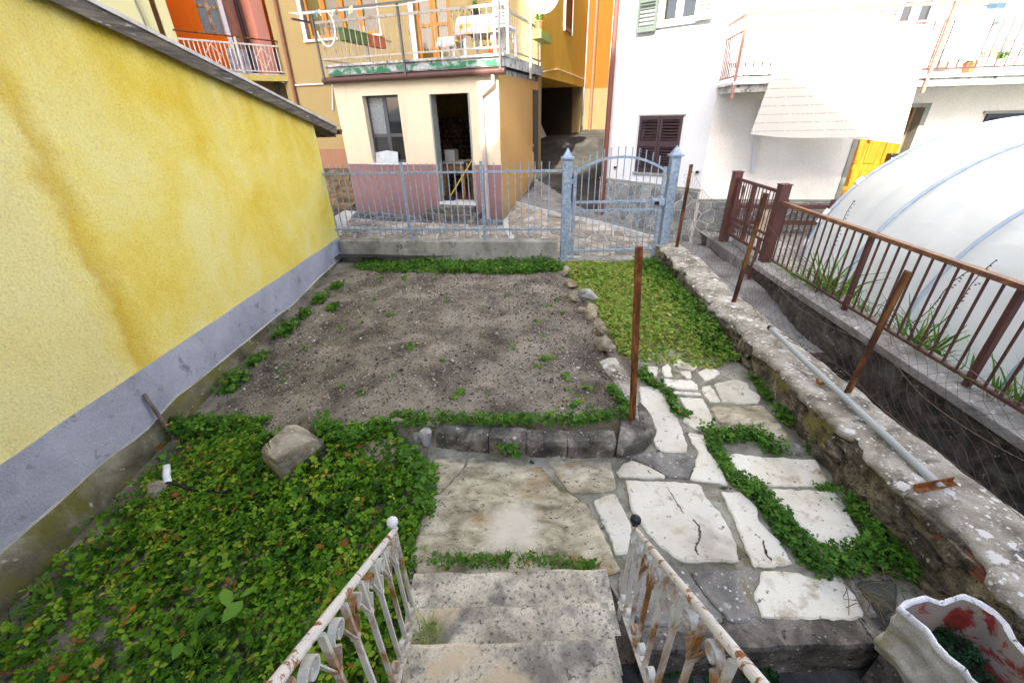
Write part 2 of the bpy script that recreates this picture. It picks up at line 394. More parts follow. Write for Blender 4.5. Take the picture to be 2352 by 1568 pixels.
STEP = M('speckled_step_stone', [(.25, (.28, .255, .19)), (.45, (.52, .475, .365)), (.7, (.68, .63, .50))], 3.2, .85, .5, 60, .005, spots=[(6, .48, .66, (.22, .205, .17)), (60, .56, .68, (.11, .105, .09)), (2.5, .60, .75, (.58, .47, .30))], ms=120)
CURB = M('lichen_kerb', [(.25, (.05, .047, .04)), (.5, (.13, .12, .10)), (.72, (.27, .25, .21)), (.85, (.45, .43, .38))], 7, .95, .9, 45, .014, spots=[(18, .62, .70, (.03, .03, .028))], vsp=[(30, .4, .08, (.50, .49, .44)), (70, .4, .10, (.45, .44, .40))])
ROCK = M('fieldstone', [(.25, (.13, .11, .075)), (.5, (.30, .26, .18)), (.75, (.46, .41, .31))], 6, .95, .8, 30, .014, spots=[(3, .60, .72, (.24, .16, .05))], rand=.18, vsp=[(38, .4, .10, (.50, .48, .42))])
ROCKG = M('grey_fieldstone', [(.3, (.20, .20, .19)), (.7, (.42, .41, .38))], 6, .95, .6, 30, .01, rand=.15)
WALLC = M('wall_mortar', [(.22, (.06, .052, .038)), (.45, (.17, .145, .095)), (.62, (.30, .26, .16)), (.8, (.50, .45, .31))], 8, .95, 1., 22, .04, spots=[(2.6, .58, .72, (.30, .25, .07)), (20, .60, .68, (.035, .03, .024)), (9, .62, .7, (.06, .052, .04))], micro=.5, ms=110)
WALLS = M('wall_rubble', [(.25, (.045, .038, .028)), (.5, (.12, .10, .07)), (.75, (.26, .225, .16))], 11, .95, 1., 30, .03, micro=.5, ms=110, rand=.35, spots=[(20, .66, .71, (.45, .43, .36))])
BRICK = M('old_brick', [(.3, (.12, .045, .025)), (.7, (.26, .10, .055))], 12, .95, .7, rand=.2)
COPE = M('lichen_coping', [(.25, (.14, .125, .09)), (.5, (.33, .30, .235)), (.75, (.54, .51, .43))], 4, .95, .9, 40, .014, spots=[(6, .60, .72, (.11, .105, .09)), (40, .62, .70, (.60, .59, .56))], vsp=[(16, .5, .30, (.70, .69, .65)), (40, .45, .35, (.72, .71, .67))])
RUBW = M('ditch_wall', [(.3, (.045, .042, .036)), (.55, (.115, .105, .088)), (.8, (.20, .19, .16))], 6, .95, 1., 22, .03, spots=[(20, .68, .73, (.40, .39, .36))])
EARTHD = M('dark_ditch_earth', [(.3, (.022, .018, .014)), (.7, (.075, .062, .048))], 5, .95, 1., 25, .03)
SOIL = M('bare_soil', [(.2, (.07, .058, .042)), (.40, (.155, .132, .097)), (.58, (.27, .235, .175)), (.8, (.38, .335, .26))], 2.3, .97, 1., 110, .012, micro=.5, ms=130, spots=[(60, .60, .68, (.30, .265, .21)), (42, .63, .70, (.03, .026, .022))])
PEB = None
GALV = M('galvanised_steel', [(.25, (.18, .25, .34)), (.5, (.28, .37, .48)), (.75, (.40, .51, .63))], 26, .5, .08, 60, .001, metal=.3, spec=.4, micro=.1)
BRPAINT = rustpaint('brown_fence_paint', (.095, .035, .030), (.24, .09, .035), .60, .72, 6, .5)
RUST = M('rust', [(.25, (.045, .016, .007)), (.5, (.16, .055, .016)), (.75, (.33, .13, .035))], 14, .85, .5, 70, .003, vec=(1, 1, .35))
RUSTD = M('dark_rust', [(.25, (.02, .012, .008)), (.5, (.075, .03, .012)), (.78, (.24, .11, .03))], 10, .85, .5, 70, .003, vec=(1, 1, .3))
WRAIL = rustpaint('rusty_white_paint', (.72, .69, .62), (.34, .12, .03), .55, .60, 26, .5)
WBAL = rustpaint('rusty_white_bars', (.60, .59, .53), (.33, .15, .03), .47, .60, 8, .5, vec=(1, 1, .55))
BLACKM = flat('black_ball', (.015, .016, .02), .25); WHITEM = flat('white_enamel', (.75, .75, .73), .4)
PIPEG = rustpaint('galvanised_pipe', (.40, .43, .42), (.20, .14, .08), .66, .74, 5, .55)
WIRE = flat('rusty_wire', (.10, .055, .035), .7)
GREYPOST = flat('grey_iron', (.10, .10, .105), .5); PALEMETAL = rustpaint('pale_rusty_rail', (.45, .42, .36), (.34, .15, .04), .55, .66, 12, .55)
WOODA = M('amber_wood', [(.3, (.30, .115, .014)), (.7, (.52, .23, .035))], 2, .45, .15, 30, .002, vec=(14, 14, 1))
WOODD = M('golden_door_wood', [(.3, (.27, .115, .006)), (.7, (.38, .18, .012))], 2, .4, .15, 30, .002, vec=(14, 14, 1))
WOODT = M('table_wood', [(.3, (.20, .10, .035)), (.7, (.36, .20, .08))], 2, .6, .2, 30, .002, vec=(2, 12, 12))
SHUT = flat('dark_violet_shutter', (.045, .026, .034), .5); SHUTP = flat('dusty_pink_slat', (.42, .19, .13), .6)
SHUTL = flat('pale_shutter', (.60, .56, .50), .6); SHUTG = flat('grey_green_shutter', (.10, .125, .11), .6); SHUTB = flat('blue_black_shutter', (.025, .03, .045), .5)
FRAMEW = flat('white_frame', (.76, .77, .78), .5); GREYF = flat('grey_stone_frame', (.28, .30, .28), .7); MARB = flat('marble_sill', (.62, .64, .64), .4)
GLASS = glass('window_glass'); GLASSY = glass('amber_reflecting_pane', (.10, .07, .015), .10); FROST = M('frosted_pane', [(.4, (.10, .12, .13)), (.6, (.30, .33, .34))], 120, .35, .5, 90, .003)
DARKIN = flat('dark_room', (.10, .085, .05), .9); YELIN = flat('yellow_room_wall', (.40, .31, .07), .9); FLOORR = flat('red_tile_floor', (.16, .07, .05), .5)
LOGM = M('log_wood', [(.3, (.13, .085, .05)), (.7, (.32, .23, .14))], 20, .9, .6, rand=.35)
TERRA = flat('terracotta_pot', (.50, .14, .06), .7); GREENP = flat('green_trough', (.10, .17, .05), .6); BLACKP = flat('black_plastic', (.015, .015, .017), .4)
PLW = flat('white_plastic', (.80, .81, .82), .4); YELP = flat('yellow_handle', (.75, .52, .02), .4); BLUEC = flat('pale_blue_cloth', (.35, .58, .75), .8); DISH = flat('pale_dish', (.62, .68, .74), .4)
GREENF = rustpaint('peeling_green_paint', (.015, .17, .075), (.50, .53, .53), .47, .56, 5, .7)
SLABE = M('dirty_slab_edge', [(.3, (.26, .27, .26)), (.7, (.58, .58, .55))], 8, .9, .4, spots=[(9, .58, .68, (.07, .07, .065))])
HOSE = flat('black_hose', (.012, .012, .013), .5); CLAYP = M('planter_cement', [(.3, (.34, .33, .27)), (.6, (.52, .51, .45)), (.8, (.66, .65, .60))], 8, .9, .6, 40, .006, spots=[(3, .62, .74, (.30, .29, .10))])
RIMW = M('planter_white_rim', [(.3, (.66, .67, .68)), (.7, (.84, .84, .84))], 12, .75, .5, 45, .006, spots=[(26, .63, .67, (.20, .20, .20))])
REDP = rustpaint('planter_inner_red', (.36, .33, .28), (.40, .05, .04), .52, .57, 5, .8)
def cloth_lines():
    m, nt, b = newmat('striped_awning_cloth'); p = pos(nt); z = nd(nt, 'ShaderNodeSeparateXYZ', {0: p}).outputs[2]
    f = math_(nt, 'FRACT', math_(nt, 'MULTIPLY', z, 9.)); ln = math_(nt, 'LESS_THAN', f, .12)
    dots = math_(nt, 'GREATER_THAN', noise(nt, p, 40, 2), .45)
    cx = mix(nt, math_(nt, 'MULTIPLY', math_(nt, 'MULTIPLY', ln, dots), .6), (.60, .59, .54), (.16, .17, .19))
    nt.links.new(cx, b.inputs['Base Color']); b.inputs['Roughness'].default_value = .9
    tr = nd(nt, 'ShaderNodeBsdfTranslucent', {'Color': (.55, .52, .46, 1)}); mx = nd(nt, 'ShaderNodeMixShader', {0: .25})
    nt.links.new(b.outputs[0], mx.inputs[1]); nt.links.new(tr.outputs[0], mx.inputs[2]); nt.links.new(mx.outputs[0], nt.nodes['Material Output'].inputs[0])
    return m
AWN = cloth_lines()
def cloth_flowers():
    m, nt, b = newmat('sunflower_tablecloth'); p = pos(nt)
    v = nd(nt, 'ShaderNodeTexVoronoi', {'Vector': p, 'Scale': 7.}).outputs['Distance']
    cx = ramp(nt, v, [(0, (.30, .15, .02)), (.12, (.30, .15, .02)), (.16, (.80, .58, .06)), (.3, (.80, .62, .12)), (.36, (.66, .62, .64))], 'CONSTANT')
    nt.links.new(cx, b.inputs['Base Color']); b.inputs['Roughness'].default_value = .8; return m
FLOW = cloth_flowers()
def film():
    m, nt, b = newmat('greenhouse_film'); p = pos(nt)
    b.inputs['Base Color'].default_value = (.78, .82, .83, 1); b.inputs['Roughness'].default_value = .28; b.inputs['Specular IOR Level'].default_value = .5
    h = noise(nt, pos(nt, (1.3, .8, 1.3)), 2.6, 3, .5, .5); bump(nt, b, h, .45, .07)
    tr = nd(nt, 'ShaderNodeBsdfTranslucent', {'Color': (.80, .84, .84, 1)}); tp = nd(nt, 'ShaderNodeBsdfTransparent', {'Color': (.9, .93, .94, 1)})
    m1 = nd(nt, 'ShaderNodeMixShader', {0: .45}); m2 = nd(nt, 'ShaderNodeMixShader', {0: .16})
    nt.links.new(b.outputs[0], m1.inputs[1]); nt.links.new(tr.outputs[0], m1.inputs[2])
    nt.links.new(m1.outputs[0], m2.inputs[1]); nt.links.new(tp.outputs[0], m2.inputs[2]); nt.links.new(m2.outputs[0], nt.nodes['Material Output'].inputs[0])
    return m
FILM = film(); HOOP = flat('blue_grey_hoop', (.36, .46, .56), .5)
CLOVER = leafmat('clover_leaves', [(0, (.016, .06, .004)), (.3, (.06, .175, .008)), (.6, (.15, .32, .016)), (.85, (.32, .46, .035)), (.94, (.42, .38, .04)), (1, (.30, .13, .03))])
WEED = leafmat('weed_leaves', [(0, (.03, .105, .012)), (.5, (.10, .25, .025)), (.85, (.20, .38, .045)), (.95, (.38, .36, .05)), (1, (.28, .12, .03))])
DRYG = leafmat('mixed_grass', [(0, (.06, .17, .015)), (.35, (.17, .32, .03)), (.65, (.32, .43, .07)), (.9, (.52, .48, .16)), (1, (.46, .27, .09))])
DARKL = leafmat('dark_green_leaves', [(0, (.008, .035, .012)), (.6, (.025, .09, .03)), (1, (.06, .15, .04))])
ORANGEL = leafmat('fallen_leaf', [(0, (.22, .07, .015)), (.5, (.36, .16, .03)), (1, (.45, .30, .05))])
STRAW = leafmat('dry_stems', [(0, (.16, .11, .06)), (1, (.34, .26, .16))], .8, .1)
PEBM = leafmat('pebbles', [(0, (.06, .05, .04)), (.4, (.15, .125, .10)), (.65, (.30, .265, .22)), (.9, (.48, .45, .39)), (1, (.70, .67, .62))], .9, .0)

# ------------------------------------------------------------------ leaf clouds
def _fan(ring, c):
    n = len(ring); return np.array([c]+ring, float), np.array([(0, 1+i, 1+(i+1) % n) for i in range(n)])
def tmpl_tri(nl=3, spread=115, w=.3):
    V = []; F = []
    for k in range(nl):
        a = R((k-(nl-1)/2)*spread); ca, sa = math.cos(a), math.sin(a)
        ring = [(.06, 0, 0), (.35, -w*.8, .05), (.72, -w, .04), (1., -.09, -.06), (1., .09, -.06), (.72, w, .04), (.35, w*.8, .05)]
        v, f = _fan(ring, (.5, 0, -.05)); v = np.stack([v[:, 0]*ca-v[:, 1]*sa, v[:, 0]*sa+v[:, 1]*ca, v[:, 2]], 1)
        F.append(f+sum(len(q) for q in V)); V.append(v)
    return np.concatenate(V), np.concatenate(F)
def tmpl_palm():
    ring = []
    for k in range(11):
        a = R(-150+30*k); r_ = (1. if k % 2 == 1 else .62)*(1-.12*abs(k-5)/5); ring.append((.25+r_*.75*math.cos(a), r_*.75*math.sin(a), .08*(k % 2)-.03))
    ring.append((-.05, 0, 0)); return _fan(ring, (.25, 0, -.06))
def tmpl_oval():
    return _fan([(0, 0, 0), (.3, -.24, .05), (.65, -.25, .05), (1, 0, -.08), (.65, .25, .05), (.3, .24, .05)], (.5, 0, -.03))
def tmpl_blade(curve=.35, wd=.035):
    V = []; 
    for i in range(4):
        t = i/3; V += [(curve*t*t, -wd*(1-t*.85), t*(1-.25*t)), (curve*t*t, wd*(1-t*.85), t*(1-.25*t))]
    F = []
    for i in range(3): F += [(2*i, 2*i+1, 2*i+3), (2*i, 2*i+3, 2*i+2)]
    return np.array(V, float), np.array(F)
T_TRI, T_PALM, T_OVAL, T_BLADE = tmpl_tri(), tmpl_palm(), tmpl_oval(), tmpl_blade()
T_PEB = (lambda a: (a, np.array([(0, 2, 4), (2, 1, 4), (1, 3, 4), (3, 0, 4), (2, 0, 5), (1, 2, 5), (3, 1, 5), (0, 3, 5)])))(np.array([(1, .1, 0), (-1, 0, .1), (0, .8, -.1), (.1, -.8, 0), (.1, .1, .55), (0, 0, -.5)], float))
def cloud_arrays(P, size, T, tilt=.5, lean=None):
    P = np.asarray(P, float); N = len(P); V0, F0 = T
    size = np.broadcast_to(size, (N,)) if np.ndim(size) == 0 else size
    n = np.stack([rng.normal(0, tilt, N), rng.normal(0, tilt, N), np.ones(N)], 1)
    if lean is not None: n[:, :2] += lean
    n /= np.linalg.norm(n, axis=1)[:, None]
    a = rng.uniform(0, 2*np.pi, N); x = np.stack([np.cos(a), np.sin(a), np.zeros(N)], 1); x -= n*(x*n).sum(1)[:, None]; x /= np.linalg.norm(x, axis=1)[:, None]
    y = np.cross(n, x)
    V = P[:, None, :]+size[:, None, None]*(V0[None, :, 0:1]*x[:, None]+V0[None, :, 1:2]*y[:, None]+V0[None, :, 2:3]*n[:, None])
    F = F0[None]+(np.arange(N)*len(V0))[:, None, None]
    return V.reshape(-1, 3), F.reshape(-1, 3)
def cloud(name, parts, m, parent=None, org=None, smooth=False):
    """parts: list of (points, sizes, template, tilt, tint array or None)"""
    Vs = []; Fs = []; Ts = []; n = 0
    for P, s, T, tilt, tint in parts:
        if len(P) == 0: continue
        V, F = cloud_arrays(P, s, T, tilt); Vs.append(V); Fs.append(F+n); n += len(V)
        if tint is None: tint = np.clip(rng.normal(.45, .22, len(P)), 0, 1)
        Ts.append(np.repeat(tint, len(T[1])))
    V = np.concatenate(Vs); F = np.concatenate(Fs)
    o = mobj(name, V, F, m, parent, org, smooth)
    at = o.data.attributes.new('tint', 'FLOAT', 'FACE'); at.data.foreach_set('value', np.concatenate(Ts).astype(np.float32))
    return o
# ================================================================== SETTING
def sstep(a, b, x): t = np.clip((x-a)/(b-a), 0, 1); return t*t*(3-2*t)
PA, PB = -.17, .04                                   # path plane z = PA + PB*y
def zpath(y): return PA+PB*np.minimum(y, 4.2)
LY, LZ = [0, 1., 1.4, 1.94, 2.7, 3.36, 4.67, 6.5], [-.44, -.40, -.37, -.32, -.27, -.2, -.07, 0]
def zgar(x, y):
    x = np.asarray(x, float); y = np.asarray(y, float)
    L = np.interp(y, LY, LZ); bed = sstep(2.22, 2.42, y); Rr = (zpath(y)-.03)*(1-bed)+bed*.015
    t = sstep(-2.9, -.7, x); z = L*(1-t)+Rr*t
    pz = zpath(y)-.03; pz = pz+(.0-pz)*sstep(3.1, 4.0, y)
    right = sstep(.86, .98, x)
    z = z*(1-right)+pz*right
    low = sstep(1.10, 1.02, y)*sstep(.42, .5, x)
    return z*(1-low)+(-.42)*low
gx = np.arange(-2.95, 2.5, .032); gy_ = np.arange(-.2, 6.62, .032)
X, Y = np.meshgrid(gx, gy_); Pg = np.stack([X.ravel(), Y.ravel(), np.zeros(X.size)], 1)
bedm = sstep(2.3, 2.6, Pg[:, 1])*(1-sstep(.7, .9, Pg[:, 0]))
Zg = zgar(Pg[:, 0], Pg[:, 1])+.016*fbm(Pg, 1.7, 3)*(.4+.6*bedm)+bedm*(.012*fbm(Pg, 9, 3)+.007*vn(Pg*27))
def zsoil(x, y):
    P = np.stack([np.asarray(x, float), np.asarray(y, float), np.zeros(len(x))], 1)
    bm_ = sstep(2.3, 2.6, P[:, 1])*(1-sstep(.7, .9, P[:, 0]))
    return zgar(P[:, 0], P[:, 1])+.016*fbm(P, 1.7, 3)*(.4+.6*bm_)+bm_*(.012*fbm(P, 9, 3)+.007*vn(P*27))
Pg[:, 2] = Zg
tag(mobj('garden_soil', Pg, grid(len(gx), len(gy_)), SOIL, smooth=True), 'bare grey-brown garden soil between yellow wall and fence', kind='structure')
tag(mobj('ground', [(-400, -400, -.95), (400, -400, -.95), (400, 400, -.95), (-400, 400, -.95)], [(0, 1, 2, 3)], ASPH), 'village ground reaching out to the horizon', kind='structure')

# --- street and alley surface beyond the fence
SP = gz(1155, 507, .1); SH = Fr(SP, 18); AL = Fr(SP, -71); KP = AL.p(2.65, 0, 0); TN = Fr(KP, 18)
WC = gz(1583, 564, -.4); WL = Fr(WC, 40); WR = Fr(WC, 10)
CT = np.array([(-.12, 8.62, .1), (-1.8, 9.1, .12), (-3.4, 9.7, .16), (.3, 9.9, .42), (.74, 11.13, .78), (2.2, 15.5, 1.3), (3.2, 18, 1.5), (2.9, 13, .9), (2.3, 10.4, .25), (-2.7, 6.65, .12), (-.9, 6.45, .10), (.8, 6.3, .05), (2.3, 6.3, .0),
               (2.04, 9.52, -.03), (2.8, 8.85, -.2), (3.6, 8.22, -.4), (1.2, 8.6, .1), (2.62, 7.34, -.02), (2.9, 7.6, -.15), (2.9, 6., -.30), (3.3, 7., -.32), (2.9, 4.5, -.52), (2.9, 2, -.68), (2.9, 0, -.7), (-4.3, 10.5, .35), (-4.6, 12.6, .75), (-5.5, 9, .3)])
KA, KB = gz(1180, 470, .25), gz(1510, 545, .0)          # pale edge between paving and asphalt
CT = np.concatenate([CT, [KA+(KB-KA)*t for t in (0, .2, .4, .6, .8, 1.)]])
def zst(x, y):
    x = np.asarray(x, float).ravel(); y = np.asarray(y, float).ravel()
    d2 = (x[:, None]-CT[None, :, 0])**2+(y[:, None]-CT[None, :, 1])**2+.25; w_ = d2**-2.0
    return (w_*CT[None, :, 2]).sum(1)/w_.sum(1)
sx = np.arange(-7, 7.01, .12); sy = np.arange(6.3, 19, .12); X, Y = np.meshgrid(sx, sy)
Ps = np.stack([X.ravel(), Y.ravel(), zst(X, Y)], 1)
tag(mobj('street', Ps, grid(len(sx), len(sy)), ASPH, smooth=True), 'worn grey alley surface climbing between the houses', kind='structure')
sx = np.arange(2.3, 3.62, .06); sy = np.arange(-1., 7.9, .06); X, Y = np.meshgrid(sx, sy); zz = zst(X, Y)+.004
Pc = np.stack([X.ravel(), Y.ravel(), zz], 1); Pc[:, 2] += .02*fbm(Pc, 4, 3)*sstep(5, 3.5, Pc[:, 1])
dm = (Pc[grid(len(sx), len(sy))[:, 0], 1] < 4.1).astype(int)
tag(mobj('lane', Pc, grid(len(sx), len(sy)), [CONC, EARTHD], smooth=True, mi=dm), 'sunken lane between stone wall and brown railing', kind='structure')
tag(mobj('neighbour_yard', [(3.55, -1.5, -.12), (13, -1.5, -.12), (13, 9, -.12), (3.75, 9, -.12)], [(0, 1, 2, 3)], M('pale_gravel', [(.3, (.26, .25, .22)), (.7, (.46, .45, .41))], 9, .95, .8, 60, .01, micro=.5)), 'pale gravel of the neighbouring plot around the greenhouse', kind='structure')

# --- irregular stone paving in the street, stone by stone
pav = tag(mobj('street_paving', [(-3.5, 6.58, .0), (-3.5, 6.56, .0), (-3.49, 6.57, .0)], [(0, 1, 2)], MORTAR), 'irregular stone paving between fence and cream shed', kind='structure')
GRD = []
def paving(region, size, gap, m, seed, th=.014, lim=None):
    r_ = random.Random(seed)
    for c in cells(region, size, gap, .42, seed):
        cx = sum(p[0] for p in c)/len(c); cy = sum(p[1] for p in c)/len(c)
        mb = MB(); zc = zst([p[0] for p in c], [p[1] for p in c]); c2 = inset(c, .006) if len(inset(c, .006)) == len(c) else c
        z2 = zst([p[0] for p in c2], [p[1] for p in c2]); n = len(c); dz = r_.uniform(0, .004)
        V = [(p[0], p[1], z-.03) for p, z in zip(c, zc)]+[(p[0], p[1], z+th-.004+dz) for p, z in zip(c, zc)]+[(p[0], p[1], z+th+dz) for p, z in zip(c2, z2)]
        F = [tuple(range(2*n, 3*n))]+[(i, (i+1) % n, n+(i+1) % n, n+i) for i in range(n)]+[(n+i, n+(i+1) % n, 2*n+(i+1) % n, 2*n+i) for i in range(n)]
        if area(c) < 0: F = [f[::-1] for f in F]
        mobj('paving_stone', V, F, m, pav)
def mortar_bed(name, region, lift, m):
    xs = [p[0] for p in region]; ys = [p[1] for p in region]; st = .05
    ax = np.arange(min(xs), max(xs)+st, st); ay = np.arange(min(ys), max(ys)+st, st); X, Y = np.meshgrid(ax, ay)
    P = np.stack([X.ravel(), Y.ravel(), zst(X, Y)+lift], 1); F = grid(len(ax), len(ay)); c = P[F].mean(1); F = F[in_poly(c[:, :2], region)]
    return mobj(name, P, F, m, pav, smooth=True)
regL = [(-3.0, 6.62), (.78, 6.24), (2.3, 6.3), (KB[0], KB[1]), (KA[0], KA[1]), (-.1, 8.58), (-1.2, 8.95)]
mortar_bed('mortar_bed', [(-3.6, 6.6), (.8, 6.2), (2.3, 6.28), (KB[0], KB[1]), (KA[0], KA[1]), (-.12, 8.6), (-3.7, 9.75)], .003, MORTAR)
paving([(.15, 6.36), (.78, 6.3), (2.28, 6.34), (KB[0]-.05, KB[1]), (KA[0], KA[1]-.1), (-.05, 8.5)], .27, .014, PAVE, 3)
paving([(-2.95, 6.66), (.12, 6.37), (-.08, 8.0), (-3.3, 8.9)], .30, .016, PAVE, 4)
paving([(-3.3, 8.93), (-.1, 8.03), (-.1, 8.58), (-3.4, 9.62)], .20, .012, PAVED, 5)
apr = mortar_bed('apron', [(KA[0], KA[1]), (KB[0], KB[1]), (2.9, 7.2), (3.55, 8.1), (2.05, 9.5), (1.3, 10.2), (.7, 10.6)], .004, CONC)
mb = MB(); nseg = 14
kp = [(KA[0]+(KB[0]-KA[0])*i/nseg, KA[1]+(KB[1]-KA[1])*i/nseg) for i in range(nseg+1)]
mb.ribbon([(p[0], p[1], float(zst([p[0]], [p[1]])[0])+.02) for p in kp], (0, 0, 1), .07, .07)
mb.build('edging_strip', MORTAR, pav)
for c in cells([(-4.6, 9.4), (-3.55, 9.8), (-3.7, 12.3), (-4.9, 12.6)], .3, .012, .42, 8):      # rubble slope left of the shed
    zc = zst([p[0] for p in c], [p[1] for p in c]); n = len(c)
    V = [(p[0], p[1], z-.03) for p, z in zip(c, zc)]+[(p[0], p[1], z+.02) for p, z in zip(c, zc)]
    F = [tuple(range(n, 2*n))]+[(i, (i+1) % n, n+(i+1) % n, n+i) for i in range(n)]
    mobj('rubble_stone', V, F, BROWNSTONE, pav)

# --- garden path: cement bed, flagstones one by one
za, zb, zc_ = zm(1540, 880, 3.92), zm(1040, 1080, 3.92), zm(1540, 1180, 3.36)
def gpath(px): q = gslope(px[0], px[1], PA, PB); return (q[0], q[1])
bedpx = [(940, 1335), (985, 1030), (1000, 1028), (1125, 1041), (1305, 1050), (1417, 1050), (1470, 1015), (1462, 960), (1440, 880), (1462, 812), (1560, 800), (1640, 815), (1730, 845), (1850, 950), (2030, 1180), (2090, 1280), (2160, 1350), (2060, 1445), (1464, 1460), (1400, 1340)]
bp = [gpath(p) for p in bedpx]; zz = [zpath(p[1])+.002 for p in bp]; n = len(bp)
path = mobj('garden_path', [(p[0], p[1], z) for p, z in zip(bp, zz)]+[(p[0], p[1], -.5) for p in bp], [tuple(range(n))]+[(i, (i+1) % n, n+(i+1) % n, n+i) for i in range(n)], CEMJ)
if path.data.polygons[0].normal.z < 0: path.data.flip_normals()
tag(path, 'crazy-paved garden path of pale flagstones set in cement', kind='structure')
def chaikin(P, k=1, r_=.8):
    for _ in range(k): P = [q for i in range(len(P)) for q in ((P[i][0]*r_+P[(i+1) % len(P)][0]*(1-r_), P[i][1]*r_+P[(i+1) % len(P)][1]*(1-r_)), (P[i][0]*(1-r_)+P[(i+1) % len(P)][0]*r_, P[i][1]*(1-r_)+P[(i+1) % len(P)][1]*r_))]
    return P
def flagstone(pxs, m, h=.016, name='flagstone', seed=0):
    P = chaikin([gpath(p) for p in pxs], 1, .92); Q = []
    for i in range(len(P)):
        a, b = P[i], P[(i+1) % len(P)]; L = math.hypot(b[0]-a[0], b[1]-a[1]); k = max(1, int(L/.022))
        for j in range(k):
            t = j/k; jx, jy = random.uniform(-.005, .005), random.uniform(-.005, .005)
            Q.append((a[0]+(b[0]-a[0])*t+jx, a[1]+(b[1]-a[1])*t+jy))
    if area(Q) < 0: Q.reverse()
    cx = sum(p[0] for p in Q)/len(Q); cy = sum(p[1] for p in Q)/len(Q); n = len(Q)
    I = [(p[0]+(cx-p[0])*.012/max(.06, math.hypot(cx-p[0], cy-p[1])), p[1]+(cy-p[1])*.012/max(.06, math.hypot(cx-p[0], cy-p[1]))) for p in Q]
    dz = random.uniform(-.003, .004); tx, ty = random.uniform(-.006, .006), random.uniform(-.006, .006)
    z = lambda p: zpath(p[1])+dz+tx*(p[0]-cx)+ty*(p[1]-cy)
    V = [(p[0], p[1], z(p)-.03) for p in Q]+[(p[0], p[1], z(p)+h-.006+random.uniform(-.002, .002)) for p in Q]+[(p[0], p[1], z(p)+h) for p in I]
    F = [tuple(range(2*n, 3*n))]+[(i, (i+1) % n, n+(i+1) % n, n+i) for i in range(n)]+[(n+i, n+(i+1) % n, 2*n+(i+1) % n, 2*n+i) for i in range(n)]
    return mobj(name, V, F, m, path)
